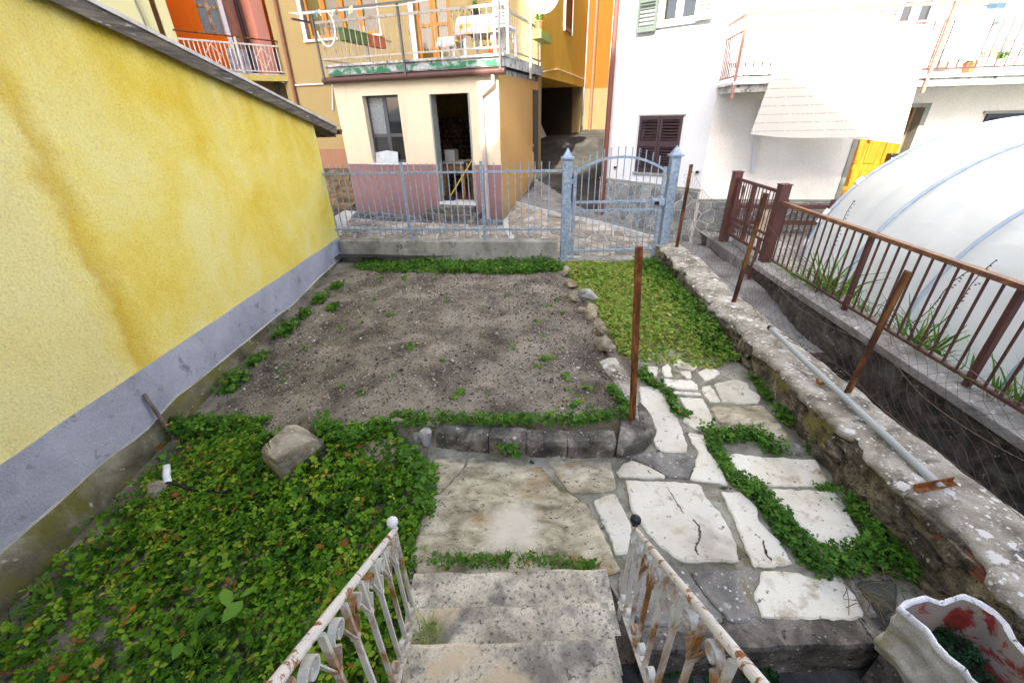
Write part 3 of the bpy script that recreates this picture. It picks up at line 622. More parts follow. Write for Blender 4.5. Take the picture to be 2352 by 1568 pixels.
FS = [(za, SLABW, [(310, 150), (410, 160), (395, 250), (340, 235), (300, 195)]), (za, SLABW, [(500, 122), (535, 150), (552, 255), (470, 248), (445, 200), (455, 150)]),
      (za, SLABW, [(600, 65), (660, 110), (790, 130), (785, 165), (750, 192), (600, 160), (553, 140)]), (za, SLABW, [(610, 198), (730, 195), (735, 270), (690, 268)]),
      (za, SLABW, [(800, 210), (900, 165), (980, 180), (1020, 225), (960, 265), (870, 297)]), (za, SLABW, [(445, 275), (740, 290), (800, 340), (805, 385), (640, 375), (480, 345)]),
      (za, SLABW, [(540, 385), (830, 408), (835, 440), (700, 430), (560, 418)]),
      (za, SLABW, [(225, 345), (350, 350), (470, 390), (520, 520), (610, 690), (640, 760), (700, 930), (690, 1000), (480, 995), (400, 960), (365, 880), (400, 790), (330, 650), (240, 500)]),
      (za, SLABW, [(615, 450), (850, 460), (910, 580), (1000, 760), (800, 780), (650, 690), (690, 580)]), (za, SLABW, [(840, 350), (920, 335), (980, 420), (1025, 505), (920, 505), (870, 440), (830, 385)]),
      (za, SLABW, [(960, 315), (1180, 275), (1290, 320), (1300, 370), (1420, 440), (1390, 512), (1200, 515), (1040, 500), (990, 400)]),
      (za, SLABB, [(930, 560), (980, 532), (1260, 537), (1430, 527), (1560, 650), (1690, 830), (1640, 880), (1500, 870), (1050, 760), (970, 640)]),
      (za, SLABG, [(1590, 900), (1780, 900), (1850, 980), (1850, 1010), (1640, 1000)]),
      (za, SLABW, [(1140, 1000), (1500, 1040), (1650, 1040), (1760, 1060), (1960, 1060), (2070, 1270), (2060, 1325), (1500, 1325), (1330, 1290), (1150, 1150), (1090, 1060)]),
      (za, SLABW, [(705, 805), (850, 810), (900, 990), (1000, 1090), (1090, 1320), (1000, 1300), (715, 1262), (770, 1130), (795, 990), (735, 900)]),
      (za, SLABW, [(150, 1070), (330, 1140), (480, 1230), (460, 1250), (30, 1240), (0, 1200), (60, 1110)]),
      (za, SLABG, [(30, 1050), (330, 985), (640, 1010), (780, 1020), (760, 1130), (700, 1250), (500, 1235), (350, 1130), (170, 1060)]),
      (zc_, SLABW, [(70, 82), (400, 92), (690, 107), (780, 260), (880, 360), (940, 470), (1010, 640), (1030, 765), (540, 765), (460, 710), (350, 620), (230, 480), (130, 330), (100, 180)]),
      (zc_, SLABW, [(880, 170), (1050, 185), (1170, 290), (1200, 420), (1380, 610), (1480, 790), (1300, 805), (1150, 800), (1090, 660), (1000, 440), (920, 270)]),
      (zc_, SLABW, [(1310, 152), (1650, 165), (1820, 165), (1900, 260), (2060, 560), (2000, 690), (1890, 720), (1700, 600), (1550, 470), (1380, 310), (1290, 210)]),
      (zc_, SLABW, [(1220, 842), (1480, 842), (1650, 900), (1880, 890), (2010, 1050), (2095, 1230), (1950, 1248), (1230, 1240), (1150, 1050), (1200, 960)]),
      (zc_, SLABG, [(1905, 880), (1960, 900), (2190, 1228), (2112, 1232)]),
      (zc_, SLABG, [(620, 835), (1180, 835), (1200, 870), (1150, 1040), (1185, 1200), (1100, 1275), (950, 1265), (720, 1000)]),
      (zc_, SLABG, [(30, 815), (560, 800), (700, 1005), (915, 1270), (600, 1300), (250, 1308), (100, 1200), (20, 1000)]),
      (zc_, SLABD, [(2000, 930), (2352, 900), (2352, 1170), (2222, 1225)]),
      (zb, SLABW, [(1725, 680), (1945, 610), (2100, 900), (2130, 1000), (2080, 1200), (1960, 1220), (1880, 1000)]),
      (zb, SLABB, [(520, 262), (1000, 320), (1230, 340), (1320, 450), (1310, 490), (1400, 590), (1500, 612), (1690, 740), (1790, 930), (1920, 1180), (2000, 1370), (1900, 1415), (1500, 1400), (30, 1420), (-70, 1300), (0, 1050), (60, 800), (100, 650), (250, 605), (400, 445), (480, 370)]),
      (zb, SLABB, [(190, 245), (500, 262), (470, 330), (455, 370), (385, 440), (235, 600), (110, 640), (150, 420)]),
      (zb, SLABB, [(1290, 290), (1900, 290), (1965, 565), (1900, 592), (1520, 612), (1390, 450)])]
for z_, m_, px_ in FS: flagstone([z_(*p) for p in px_], m_)
q_ = gpath(zb(950, 930)); worn_patch(SLABB, (q_[0], q_[1], zpath(q_[1])+.016), .20, (.66, .62, .50))
CRK = M('crack_dirt', [(.3, (.035, .032, .025)), (.7, (.16, .15, .10))], 30, .95, .8)
for pts_, wd_ in (([(430, 150), (490, 250), (535, 320), (580, 390)], .003), ([(640, 415), (690, 470), (705, 560), (675, 620), (665, 670), (700, 740)], .009), ([(1225, 590), (1240, 650), (1258, 710), (1330, 790)], .007)):
    P = [np.array(gpath(zc_(*q))) for q in pts_]; V = []; L_ = []
    for a, b in zip(P[:-1], P[1:]):
        for k in range(6): L_.append(a+(b-a)*k/6)
    for i in range(len(L_)-1):
        d = (L_[i+1]-L_[i]); d = d/np.linalg.norm(d); nn = np.array([-d[1], d[0]])*wd_*random.uniform(.2, 1.1)*math.sin(math.pi*(i+.7)/len(L_))**.5
        c = L_[i]+np.array([random.uniform(-.003, .003), random.uniform(-.003, .003)])
        for q in (c-nn, c+nn): V.append((q[0], q[1], zpath(q[1])+.0225))
    V += [(x, y, z-.03) for x, y, z in V]; n = len(V)//4
    mobj('crack_filling', V, [(2*i, 2*i+1, 2*i+3, 2*i+2) for i in range(n-1)]+[(2*i, 2*i+2, 2*n+2*i+2, 2*n+2*i) for i in range(n-1)]+[(2*i+1, 2*n+2*i+1, 2*n+2*i+3, 2*i+3) for i in range(n-1)], CRK, path)
# kerb along the front drop of the path, three blocks
e0, e1 = gz(1470, 1452, -.12), gz(2062, 1432, -.12)
for a, b in ((0, .30), (.305, .86), (.865, 1.02)):
    p, q = e0+(e1-e0)*a, e0+(e1-e0)*b; mb = MB(); k = 8; V = []
    for i in range(k+1):
        c = p+(q-p)*i/k; j = [random.uniform(-.006, .006) for _ in range(4)]
        V += [(c[0], c[1]-.07+j[0], -.50), (c[0], c[1]-.085+j[1], -.135+j[2]*.5), (c[0], c[1]-.075+j[1], -.118+j[3]*.4), (c[0], c[1]+.05, -.118+j[2]*.4), (c[0], c[1]+.05, -.5)]
    F = [(i*5+k2, (i+1)*5+k2, (i+1)*5+(k2+1) % 5, i*5+(k2+1) % 5) for i in range(k) for k2 in range(5)]+[(0, 1, 2, 3, 4), tuple(k*5+t for t in (4, 3, 2, 1, 0))]
    mobj('front_kerb', V, F, CURB, path)
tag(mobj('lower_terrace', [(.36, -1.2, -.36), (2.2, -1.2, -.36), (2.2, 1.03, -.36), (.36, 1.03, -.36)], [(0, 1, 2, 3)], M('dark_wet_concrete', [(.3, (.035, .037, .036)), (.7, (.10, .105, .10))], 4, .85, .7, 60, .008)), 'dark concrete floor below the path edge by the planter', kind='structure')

tag(MB().box((-7, -9.0, -.9), (7, -1.2, 1.02)).build('upper_terrace', CONC), 'raised terrace behind the camera at the top of the steps', kind='structure')
# ================================================================== YELLOW OUTBUILDING
YW = Fr((-2.71, 6.55), -87.84)
yb = thing('yellow_outbuilding', 'yellow stucco outbuilding with grey base band and sloping roof edge', 'building', YW.p(0, -.3, -.4))
zr = lambda u: 1.975-.225*u+.004*np.minimum(0, u+2)**2*0                          # underside of the roof along the wall
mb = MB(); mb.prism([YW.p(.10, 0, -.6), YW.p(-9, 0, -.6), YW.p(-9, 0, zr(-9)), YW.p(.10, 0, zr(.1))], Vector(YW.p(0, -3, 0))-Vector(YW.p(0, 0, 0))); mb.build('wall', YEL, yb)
us = np.linspace(.112, -7.0, 60); bot = np.interp(-us, [0, .1, 1.64, 2.95, 3.65, 4.03, 4.4, 5, 8], [.075, .06, -.03, -.02, -.01, -.07, -.05, -.078, -.08])+np.array([.012*vn(np.array([[u*3, 1, 2]]))[0] for u in us])
top = .345+.006*np.array([vn(np.array([[u*5, 4, 2]]))[0] for u in us])
V = [YW.p(u, .014, t) for u, t in zip(us, top)]+[YW.p(u, .014, b) for u, b in zip(us, bot)]+[YW.p(u, -.01, t) for u, t in zip(us, top)]+[YW.p(u, -.01, b) for u, b in zip(us, bot)]
n = len(us); F = []
for i in range(n-1): F += [(i, i+1, n+i+1, n+i), (i, 2*n+i, 2*n+i+1, i+1), (n+i, n+i+1, 3*n+i+1, 3*n+i)]
F.append((0, n, 3*n, 2*n)); mobj('base_band', V, F, BAND, yb)
MB().boxf(YW, .1, .112, -.3, .014, -.2, .62).build('corner_band', BAND, yb)
nr = 9; V = []; F = []
for i, u in enumerate(us):
    for j in range(nr):
        t = (0, .035, .07, .16, .3, .45, .6, .8, 1.)[j]; z = bot[i]+.005+(-.70-bot[i])*t; V.append(YW.p(u, .006+.022*min(1, t*12)+.05*t+.007*vn(np.array([[u*6, z*6, 3.]]))[0], z))
F = [(i*nr+j, i*nr+j+1, (i+1)*nr+j+1, (i+1)*nr+j) for i in range(n-1) for j in range(nr-1)]
mobj('footing', V, F, [FOOT, FOOTT], yb, smooth=True, mi=[1 if (k % (nr-1)) == 0 else 0 for k in range(len(F))])
def roofbar(name, u0, u1, n0, n1, dz0, dz1, m):
    q = [(u0, n1), (u1, n1), (u1, n0), (u0, n0)]; P = [YW.p(a, b, zr(a)+dz0) for a, b in q]+[YW.p(a, b, zr(a)+dz1) for a, b in q]
    return MB().hexa(P).build(name, m, yb)
roofbar('soffit', -9, .62, -3.2, .06, -.012, .022, WOODG)
roofbar('fascia_board', -9, .66, .06, .09, -.045, .06, WOODG)
roofbar('roof_sheet', -9, .70, -3.3, .085, .065, .085, SHEET)
roofbar('verge_strip', -9, .70, .086, .105, .06, .088, SHEET)
roofbar('end_batten', .62, .66, -3.0, .06, -.08, .06, WOODG)
mb = MB(); a = np.array(YW.p(.76, .11, zr(.7)+.03)); b = np.array(YW.p(.76, -3.1, zr(.7)+.03))
prof = [(math.cos(t)*.06, math.sin(t)*.06) for t in np.linspace(math.pi, 2*math.pi, 9)]
V = []
for c in (a, b):
    for dx, dz in prof: V.append((c[0]+YW.u[0]*dx, c[1]+YW.u[1]*dx, c[2]+dz))
F = [(i, i+1, 9+i+1, 9+i) for i in range(8)]; g = mobj('gutter', V, F, BROWNM, yb); sm = g.modifiers.new('solid', 'SOLIDIFY'); sm.thickness = .006
MB().prism([tuple(v) for v in V[:9]], (-.004, -.0, 0)).build('gutter_end', BROWNM, yb)

# ================================================================== GALVANISED FENCE AND GATE
FF = Fr((-2.66, 6.5), 6.3)
fe = thing('garden_fence', 'galvanised picket fence on a low concrete wall', 'fence', FF.p(1.7, 0, 0))
mb = MB(); k = 24; V = []
Lf = 3.40
for i in range(k+1):
    u = Lf*i/k; j = [random.uniform(-.006, .006) for _ in range(3)]; h = .325+j[2]*.6
    V += [FF.p(u, .0+j[0], -.25), FF.p(u, .0+j[1], h-.012), FF.p(u, -.012+j[1], h), FF.p(u, -.17, h), FF.p(u, -.18, -.25)]
F = [(i*5+a_, (i+1)*5+a_, (i+1)*5+(a_+1) % 5, i*5+(a_+1) % 5) for i in range(k) for a_ in range(5)]+[(0, 1, 2, 3, 4), tuple(k*5+t for t in (4, 3, 2, 1, 0))]
FWALL = M('fence_wall_concrete', [(.25, (.16, .165, .15)), (.5, (.28, .28, .25)), (.8, (.42, .41, .37))], 3, .95, .6, 50, .008, spots=[(6, .58, .70, (.12, .14, .09)), (9, .62, .70, (.10, .105, .09))], vec=(1, 1, .7))
mobj('low_wall', V, F, FWALL, fe)
PM = MB().box((-.022, -.012, 0), (.022, .012, 1.115)).mesh('post', GALV)
ang = R(-6.3)
def fpost(u): place('post', PM, FF.p(u, -.085, .315), fe, (0, 0, ang))
zt, zbm = FF.px(940, 397, -.085)[1], FF.px(940, 527, -.085)[1]
up_ = [FF.px(742, 460, -.085)[0]+.02, FF.px(932, 460, -.085)[0], FF.px(1109, 460, -.085)[0], Lf-.06]
for u in up_[:3]: fpost(u)
MB().boxf(FF, up_[0], Lf+.06, -.1, -.07, zt-.014, zt+.014).build('rail', GALV, fe); MB().boxf(FF, up_[0], Lf+.06, -.1, -.07, zbm-.014, zbm+.014).build('rail', GALV, fe)
KM = MB().box((-.0065, -.0065, 0), (.0065, .0065, 1.035)).mesh('picket', GALV)
for a_, b_ in zip(up_[:-1], up_[1:]+[Lf]):
    nn = round((b_-a_)/.097)
    for i in range(1, nn): place('picket', KM, FF.p(a_+(b_-a_)*i/nn+random.uniform(-.004, .004), -.085, .375), fe, (random.uniform(-.006, .006), random.uniform(-.008, .008), ang))
G0, G1 = FF.p(3.50, -.07, 0), gz(1517, 592, .03); G1 = (G1[0], G1[1], 0)
GF = Fr(G0, -math.degrees(math.atan2(G1[1]-G0[1], G1[0]-G0[0]))); GL = math.hypot(G1[0]-G0[0], G1[1]-G0[1])
ga = thing('garden_gate', 'galvanised arched picket gate between two capped posts', 'gate', GF.p(GL/2, 0, 0))
for u in (0, GL):
    pm = MB().boxf(GF, u-.062, u+.062, -.062, .062, -.15, 1.44)
    po = pm.build('post', GALV, ga, bev=.006)
    c = MB(); q = [GF.p(u+a_*.085, b_*.085, 1.44) for a_, b_ in ((-1, -1), (1, -1), (1, 1), (-1, 1))]; c.hexa([tuple(v) for v in [q[3], q[2], q[1], q[0]]]+[(v[0], v[1], 1.465) for v in [q[3], q[2], q[1], q[0]]])
    c.add([(v[0], v[1], 1.466) for v in [GF.p(u+a_*.065, b_*.065, 0) for a_, b_ in ((-1, 1), (1, 1), (1, -1), (-1, -1))]]+[GF.p(u, 0, 1.58)], [(0, 1, 4), (1, 2, 4), (2, 3, 4), (3, 0, 4)])
    c.build('post_cap', GALV, po)
u0, u1 = .115, GL-.115
zside, zpk = 1.27, 1.45
arch = lambda u: zside+(zpk-zside)*(1-((u-(u0+u1)/2)/((u1-u0)/2))**2)
for u in (u0, u1): MB().boxf(GF, u-.022, u+.022, -.02, .02, .07, zside+.07 if u == u0 else zside+.04).build('stile', GALV, ga)
mb = MB(); mb.ribbon([GF.p(u0+(u1-u0)*i/24, 0, arch(u0+(u1-u0)*i/24)) for i in range(25)], (GF.n[0], GF.n[1], 0), .03, .03); mb.build('arch_rail', GALV, ga)
for z in (GF.px(1420, 463)[1], GF.px(1420, 483)[1], .16): MB().boxf(GF, u0+.023, u1-.023, -.017, .017, z-.016, z+.016).build('rail', GALV, ga)
nn = 13
for i in range(1, nn):
    u = u0+(u1-u0)*i/nn; MB().boxf(GF, u-.006, u+.006, -.0065, .0065, .10, arch(u)+.13).build('picket', GALV, ga)
lk = MB().boxf(GF, u1-.13, u1+.05, -.03, .045, .80, .90).build('lock_box', GALV, ga, bev=.006)
MB().boxf(GF, u1-.10, u1-.04, .045, .075, .825, .865).build('handle', BLACKM, lk)
for z in (.25, 1.15): MB().boxf(GF, .063, .095, -.02, .02, z-.03, z+.03).build('hinge', GALV, ga)
MB().boxf(GF, -.2, GL+.15, -.12, .12, -.25, .045).build('threshold', FWALL, ga)

# ================================================================== RIGHT STONE WALL, PIPE, WIRE FENCE
xin = lambda y: 2.16+.0377*(y-5.32)
ztop = lambda y: np.interp(y, [0, 1.4, 2.1, 2.9, 4.07, 5.46, 6.3], [.28, .27, .24, .21, .18, .24, .25])
sw = thing('stone_wall', 'low rubble stone wall with lichen-spotted cement top', 'wall', (2.35, 2.9, -.4))
ys = np.arange(-1.0, 6.26, .035); prof = [(-.02, -.55), (-.015, -.4), (-.008, -.3), (0, -.22), (0, -.15), (.005, -.10), (.012, -.05), (.02, -.012), (.06, .0), (.2, .004), (.34, .0), (.37, -.02), (.39, -.2), (.42, -.5), (.45, -.9)]
V = []; npf = len(prof)
for y in ys:
    for dx, dz in prof: V.append((xin(y)+dx, y, ztop(y)-.035+dz))
V = np.array(V); nz = fbm(V, 5, 3)*.030+fbm(V, 14, 3)*.016; V[:, 0] -= np.where(np.tile(np.arange(npf), len(ys)) < 9, 1, -1)*nz
F = [(i*npf+j, (i+1)*npf+j, (i+1)*npf+j+1, i*npf+j+1) for i in range(len(ys)-1) for j in range(npf-1)]
F.append(tuple(range(npf))); F.append(tuple((len(ys)-1)*npf+j for j in range(npf))[::-1])
mobj('core', V, [f[::-1] for f in F], WALLC, sw, smooth=True)
V = []; cp_ = [(.0, -.05), (-.012, -.035), (-.005, -.008), (.03, .004), (.12, .008), (.2, .006), (.3, .010), (.375, .0), (.405, -.02), (.40, -.06)]; npf = len(cp_)
for y in ys:
    e = .035*vn(np.array([[y*4, 2., 7.]]))[0]+.034*vn(np.array([[y*11, 5., 7.]]))[0]+.012*vn(np.array([[y*37, 5., 7.]]))[0]; e2 = .02*vn(np.array([[y*5, 9., 7.]]))[0]
    for j, (dx, dz) in enumerate(cp_): V.append((xin(y)+dx+(e if j < 4 else 0)+(e2 if j > 6 else 0), y, ztop(y)+dz))
V = np.array(V); V[:, 2] += .008*fbm(V, 6, 3)+.004*vn(V*22)
F = [(i*npf+j+1, (i+1)*npf+j+1, (i+1)*npf+j, i*npf+j) for i in range(len(ys)-1) for j in range(npf-1)]+[tuple(range(npf))[::-1], tuple((len(ys)-1)*npf+j for j in range(npf))]
mobj('coping', V, F, COPE, sw, smooth=True)
RM = [rock_mesh('rubble', WALLS, s, 3, .30, 3.2) for s in range(6)]
yv = .45
while yv < 5.9:
    for lev in range(3 if yv > 1.05 else 5):
        z = ztop(yv)-.075-.10*lev+random.uniform(-.02, .02)
        if z < zpath(yv)-.02 and yv > 1.05: continue
        if random.random() < .2: continue
        w_ = random.uniform(.04, .13); h_ = random.uniform(.025, .06)
        place('stone', random.choice(RM), (xin(yv)+.0+random.uniform(-.012, .01), yv+random.uniform(-.05, .05)+(.08 if lev % 2 else 0), z), sw, (random.uniform(-.25, .25), random.uniform(-.1, .1), random.uniform(-.1, .1)), (.022, w_, h_))
    yv += random.uniform(.14, .22)
for k_ in range(5):
    bm_ = MB().box((-.05, -.10, -.025), (.05, .10, .025)).mesh('brick', BRICK) if k_ == 0 else bm_
    y = 1.22-.20*k_; place('brick', bm_, (xin(y)+.045, y, ztop(y)-.075), sw, (0, random.uniform(-.1, .1), random.uniform(-.06, .06)))
# steel pipe and two angle bits lying on it
p0, p1 = gz(1768, 752, .275), gz(2162, 1120, .29)
pp = MB(); pp.tube([tuple(p0), tuple(p0*.66+p1*.34+[0, 0, -.004]), tuple(p0*.33+p1*.67), tuple(p1)], .021, 14); po = pp.build('steel_pipe', PIPEG, smooth=False)
tag(po, 'long galvanised pipe lying along the top of the stone wall', 'pipe'); 
dv = (p1-p0)/np.linalg.norm(p1-p0); MB().tube([tuple(p0-dv*.004), tuple(p0+dv*.03)], .0225, 14).build('black_end_cap', BLACKM, po)
c = gz(2155, 1128, .30); MB().bar(c+np.array([-.09, .02, -.012]), c+np.array([.13, .05, .0]), .03, .006).bar(c+np.array([-.09, .035, -.0]), c+np.array([.13, .065, .012]), .005, .03).build('angle_iron', RUST)
tag(bpy.data.objects['angle_iron'], 'short rusty angle iron across the near end of the pipe', 'metal bar')
c = gz(1895, 880, .255); MB().bar(c+np.array([-.05, .0, 0]), c+np.array([.03, .004, .004]), .02, .014).bar(c+np.array([-.05, .0, 0]), c+np.array([-.055, .018, .03]), .02, .006).build('metal_clip', RUST)
tag(bpy.data.objects['metal_clip'], 'small bent rusty clip poking out beneath the pipe', 'metal clip')
wf = thing('wire_fence', 'sagging rusty wire netting on three leaning rusty posts', 'fence', (2.36, 4, .22))
posts = []
for (bx_, by_), (tx_, ty_) in (((1553, 573), (1588, 378)), ((1686, 688), (1760, 445)), ((1942, 908), (2085, 625))):
    b = gz(bx_, by_, .22); t = gp(tx_, ty_, b, b+np.array([1, 0, 0])); posts.append((b, t))
    mb = MB(); mb.bar(b-[0, 0, .08], t, .048, .008, (0, 1, 0)); mb.bar(b+np.array([.02, .022, -.08]), t+np.array([.02, .022, 0]), .008, .044, (0, 1, 0)); mb.build('post', RUSTD, wf)
ex = [(2.42, 6.22, 1.2), (posts[0][1]*.93+posts[0][0]*.07), (posts[1][1]*.88+posts[1][0]*.12), (posts[2][1]*.75+posts[2][0]*.25), (2.33, .7, .98), (2.30, -.6, .95)]
ex = [np.array(e, float) for e in ex]; eyv = np.array([e[1] for e in ex])[::-1]
def net_top(y):
    x = np.interp(y, eyv, np.array([e[0] for e in ex])[::-1]); z = np.interp(y, eyv, np.array([e[2] for e in ex])[::-1])
    k_ = np.searchsorted(eyv, y); a, b = eyv[max(0, k_-1)], eyv[min(len(eyv)-1, k_)]; t = 0 if b == a else (y-a)/(b-a)
    return x, z-.16*min(1, (b-a)/1.7)*4*t*(1-t)
def net_pt(y, t):
    x, z = net_top(y); zb = ztop(y)+.02; xb = xin(y)+.36+.05*math.sin(y*3.1)
    return (xb+(x-xb)*t+.03*math.sin(y*5+t*4), y+.02*math.sin(y*9+t*7), zb+(z-zb)*t)
mb = MB(); step = .052; nrow = 13
for fam in (1, -1):
    y = -.6-1.2
    while y < 6.2+1.2:
        pts = []
        for r_ in range(nrow+1):
            yy = y+fam*r_*step*.9
            if -.6 <= yy <= 6.2: pts.append(net_pt(yy+.006*math.sin(r_*9+y*31), r_/nrow))
        if len(pts) > 2: mb.tube(pts, .0011, 3, False)
        y += step*1.8
for t in (1.0, .02, .5): mb.tube([net_pt(y, t) for y in np.arange(-.6, 6.2, .1)], .0022, 3, False)
mb.build('netting', WIRE, wf)
mb = MB()
for k_ in range(7):
    b, t = posts[k_ % 3]; pts = [tuple(t*(.9-.05*k_)+b*(.1+.05*k_)+np.array([.02*math.sin(a*2), .03*math.cos(a), -.04*a+.01*math.sin(a*5+k_)])+np.array([0, -.05*a*(1 if k_ % 2 else -1), 0])) for a in np.linspace(0, 4, 14)]
    MB().tube(pts, .0015, 4, False).build('loose_wire', WIRE, wf)

# ================================================================== SOIL BED EDGES
def curb_block(a, b, h0, h1, dep, name='kerb_stone', parent=None, m=CURB):
    """rough block between ground points a and b (front foot line), depth away from the camera"""
    a = np.array(a[:2]); b = np.array(b[:2]); d = b-a; L = np.linalg.norm(d); d /= L; nn = np.array([-d[1], d[0]]); k = max(4, int(L/.02)); V = []
    for i in range(k+1):
        t = i/k; p = a+(b-a)*t; e = .012*math.sin(math.pi*t)**.3-.012; j = [random.uniform(-.007, .007) for _ in range(6)]
        hh = h0+(h1-h0)*t
        for off, z in ((.0+j[0]-e, zpath(p[1])-.08), (.004+j[1]-e, zpath(p[1])+.03), (.002+j[1]-e, hh-.03+j[2]*.5), (.022-e, hh+j[3]*.6), (dep*.5, hh+.006+j[4]*.6), (dep-.01+e, hh+j[5]*.6), (dep, hh-.10)):
            q = p+nn*off; V.append((q[0], q[1], z))
    F = [(i*7+c_, (i+1)*7+c_, (i+1)*7+c_+1, i*7+c_+1) for i in range(k) for c_ in range(6)]+[tuple(range(7))[::-1], tuple(k*7+c_ for c_ in range(7))]
    V = np.array(V); V[:, 1] += .012*fbm(V, 11, 3); V[:, 2] += .008*fbm(V+5, 13, 3)
    return mobj(name, V, F, m, parent, smooth=False)
ke = thing('bed_kerb', 'low weathered stone kerb curving along the near edge of the soil bed', 'kerb', gz(1250, 1040, -.09))
cpx = [(1000, 1031), (1122, 1043), (1208, 1050), (1303, 1055), (1415, 1053)]
cw = [gpath(p) for p in cpx]
for i in range(4):
    a, b = np.array(cw[i]), np.array(cw[i+1]); curb_block(a+(b-a)*.012, b-(b-a)*.012, .045, .05, .155, parent=ke)
# rounded end block
A0 = np.array(cw[4]); arc = [gpath(p) for p in ((1415, 1053), (1450, 1048), (1480, 1036), (1497, 1018), (1500, 1000), (1492, 985))]
V = []; inner = [gpath(p) for p in ((1425, 985), (1440, 975), (1450, 972), (1455, 965), (1460, 955), (1465, 950))]
na = len(arc); nv = 5
for i, (o, q) in enumerate(zip(arc, inner)):
    for t, z in ((0, -.2), (.0, .015), (.10, .045), (.5, .055), (1., .045)): V.append((o[0]+(q[0]-o[0])*t+random.uniform(-.004, .004), o[1]+(q[1]-o[1])*t, z+random.uniform(-.005, .005)))
F = [(i*nv+j, (i+1)*nv+j, (i+1)*nv+j+1, i*nv+j+1) for i in range(na-1) for j in range(nv-1)]+[tuple(range(nv))[::-1], tuple((na-1)*nv+j for j in range(nv))]
mobj('end_stone', V, F, CURB, ke)
# cement strip going away from the end block
zd = zm(1300, 640, 3.564)
lf = [zd(*p) for p in ((715, 930), (780, 1040), (860, 1150), (920, 1250), (970, 1380), (1010, 1500))]; rt_ = [zd(*p) for p in ((870, 910), (940, 1010), (990, 1090), (1040, 1200), (1060, 1340), (1090, 1480))]
V = []
for l, r_ in zip(lf, rt_):
    a, b = gz(l[0], l[1], .04), gz(r_[0], r_[1], .04)
    for t, z in ((0, -.15), (.0, .03), (.12, .045), (.55, .055), (.9, .04), (1., .01), (1., -.2)): V.append((a[0]+(b[0]-a[0])*t+random.uniform(-.006, .006), a[1]+(b[1]-a[1])*t, z+random.uniform(-.006, .006)))
F = [((i+1)*7+j, i*7+j, i*7+j+1, (i+1)*7+j+1)[::-1] for i in range(len(lf)-1) for j in range(6)]+[tuple(range(7)), tuple((len(lf)-1)*7+j for j in range(7))[::-1]]
mobj('cement_strip', V, F, COPE, ke)
RMS = [rock_mesh('field_rock', ROCK, 20+s, 3, .2, 1.7) for s in range(5)]; RMG = [rock_mesh('grey_rock', ROCKG, 40+s, 3, .15, 1.5) for s in range(3)]
def rock(px, z, size, label, me, rot=None, name='stone', grp=None, embed=.3):
    q = gz(px[0], px[1], z); o = place(name, me, (q[0], q[1], z+size[2]*(1-embed)-size[2]*embed*.2), None, rot or (random.uniform(-.2, .2), random.uniform(-.2, .2), random.uniform(0, 6)), size)
    return tag(o, label, 'stone', grp)
rock((1299, 632), .02, (.045, .09, .08), 'small upright stone at the far end of the bed edging', RMS[0], (0, .2, .1))
rock((1310, 657), .02, (.06, .11, .05), 'second edging stone from the fence, flat and pale', RMS[1], (0, 0, .4))
rock((1318, 690), .02, (.05, .12, .045), 'long thin edging stone left of the round grey stone', RMS[2], (0, 0, .5))
rock((1350, 690), .02, (.115, .10, .085), 'round grey stone standing in the grass beside the edging', RMG[0])
rock((1335, 715), .01, (.05, .05, .03), 'smallest brown stone in the edging row beside dry leaves', RMS[3])
rock((1357, 728), .02, (.065, .13, .075), 'pale pitted block tilted in the middle of the edging', RMS[4], (.1, .25, -.1))
rock((1375, 762), .02, (.06, .11, .07), 'dark brown edging stone with a tuft of grass', RMS[0], (.3, 0, .2))
rock((1388, 800), .02, (.06, .15, .065), 'long greenish edging stone touching the cement strip', RMS[1], (0, .3, .25))
rock((688, 1068), -.16, (.165, .15, .20), 'large pale brown boulder at the left corner of the soil bed', rock_mesh('boulder', ROCK, 81, 4, .10, 3.6), (.05, -.12, .9), 'boulder', embed=.25)
rock((980, 1013), -.05, (.045, .045, .065), 'rounded grey cobble at the left end of the kerb', RMG[1], (0, 0, 0))
rock((880, 1050), -.13, (.21, .13, .06), 'flat grey-brown slab half buried between boulder and kerb', RMS[2], (.15, 0, .1), embed=.35)
rock((805, 1000), -.08, (.075, .05, .05), 'small pale rock just right of the boulder', RMG[2])
rock((745, 1055), -.15, (.035, .03, .025), 'tiny grey stone chip lying beside the boulder', RMG[1])
rock((895, 985), -.03, (.14, .05, .05), 'long brown stone in the weeds above the flat slab', RMS[3], (0, 0, .1))
rock((368, 1135), -.26, (.05, .05, .06), 'small brown stone below the white pipe elbow', RMS[4])
rock((960, 1012), -.06, (.035, .035, .04), 'dark small stone beside the rounded cobble', RMG[2])
# rusty angle post
b = gz(1457, 972, .02); t = gp(1468, 567, b, b+np.array([1, 0, 0]))
mb = MB(); mb.bar(b-[0, 0, .2], t, .045, .006, (0, 1, 0)); mb.bar(b+np.array([-.02, -.02, -.2]), t+np.array([-.02, -.02, 0]), .006, .04, (0, 1, 0)); tag(mb.build('rusty_post', RUST), 'tall rusty angle-iron post standing at the corner of the soil bed', 'post')
b = gz(398, 1003, -.25); t = gp(331, 905, b, b+np.array([1, .2, 0])); tag(MB().tube([tuple(b-(t-b)*.2), tuple(t)], .0135, 12).build('metal_stake', M('stake_rust', [(.3, (.14, .10, .075)), (.7, (.30, .24, .19))], 12)), 'thin rusty tube stake leaning by the yellow wall', 'stake')
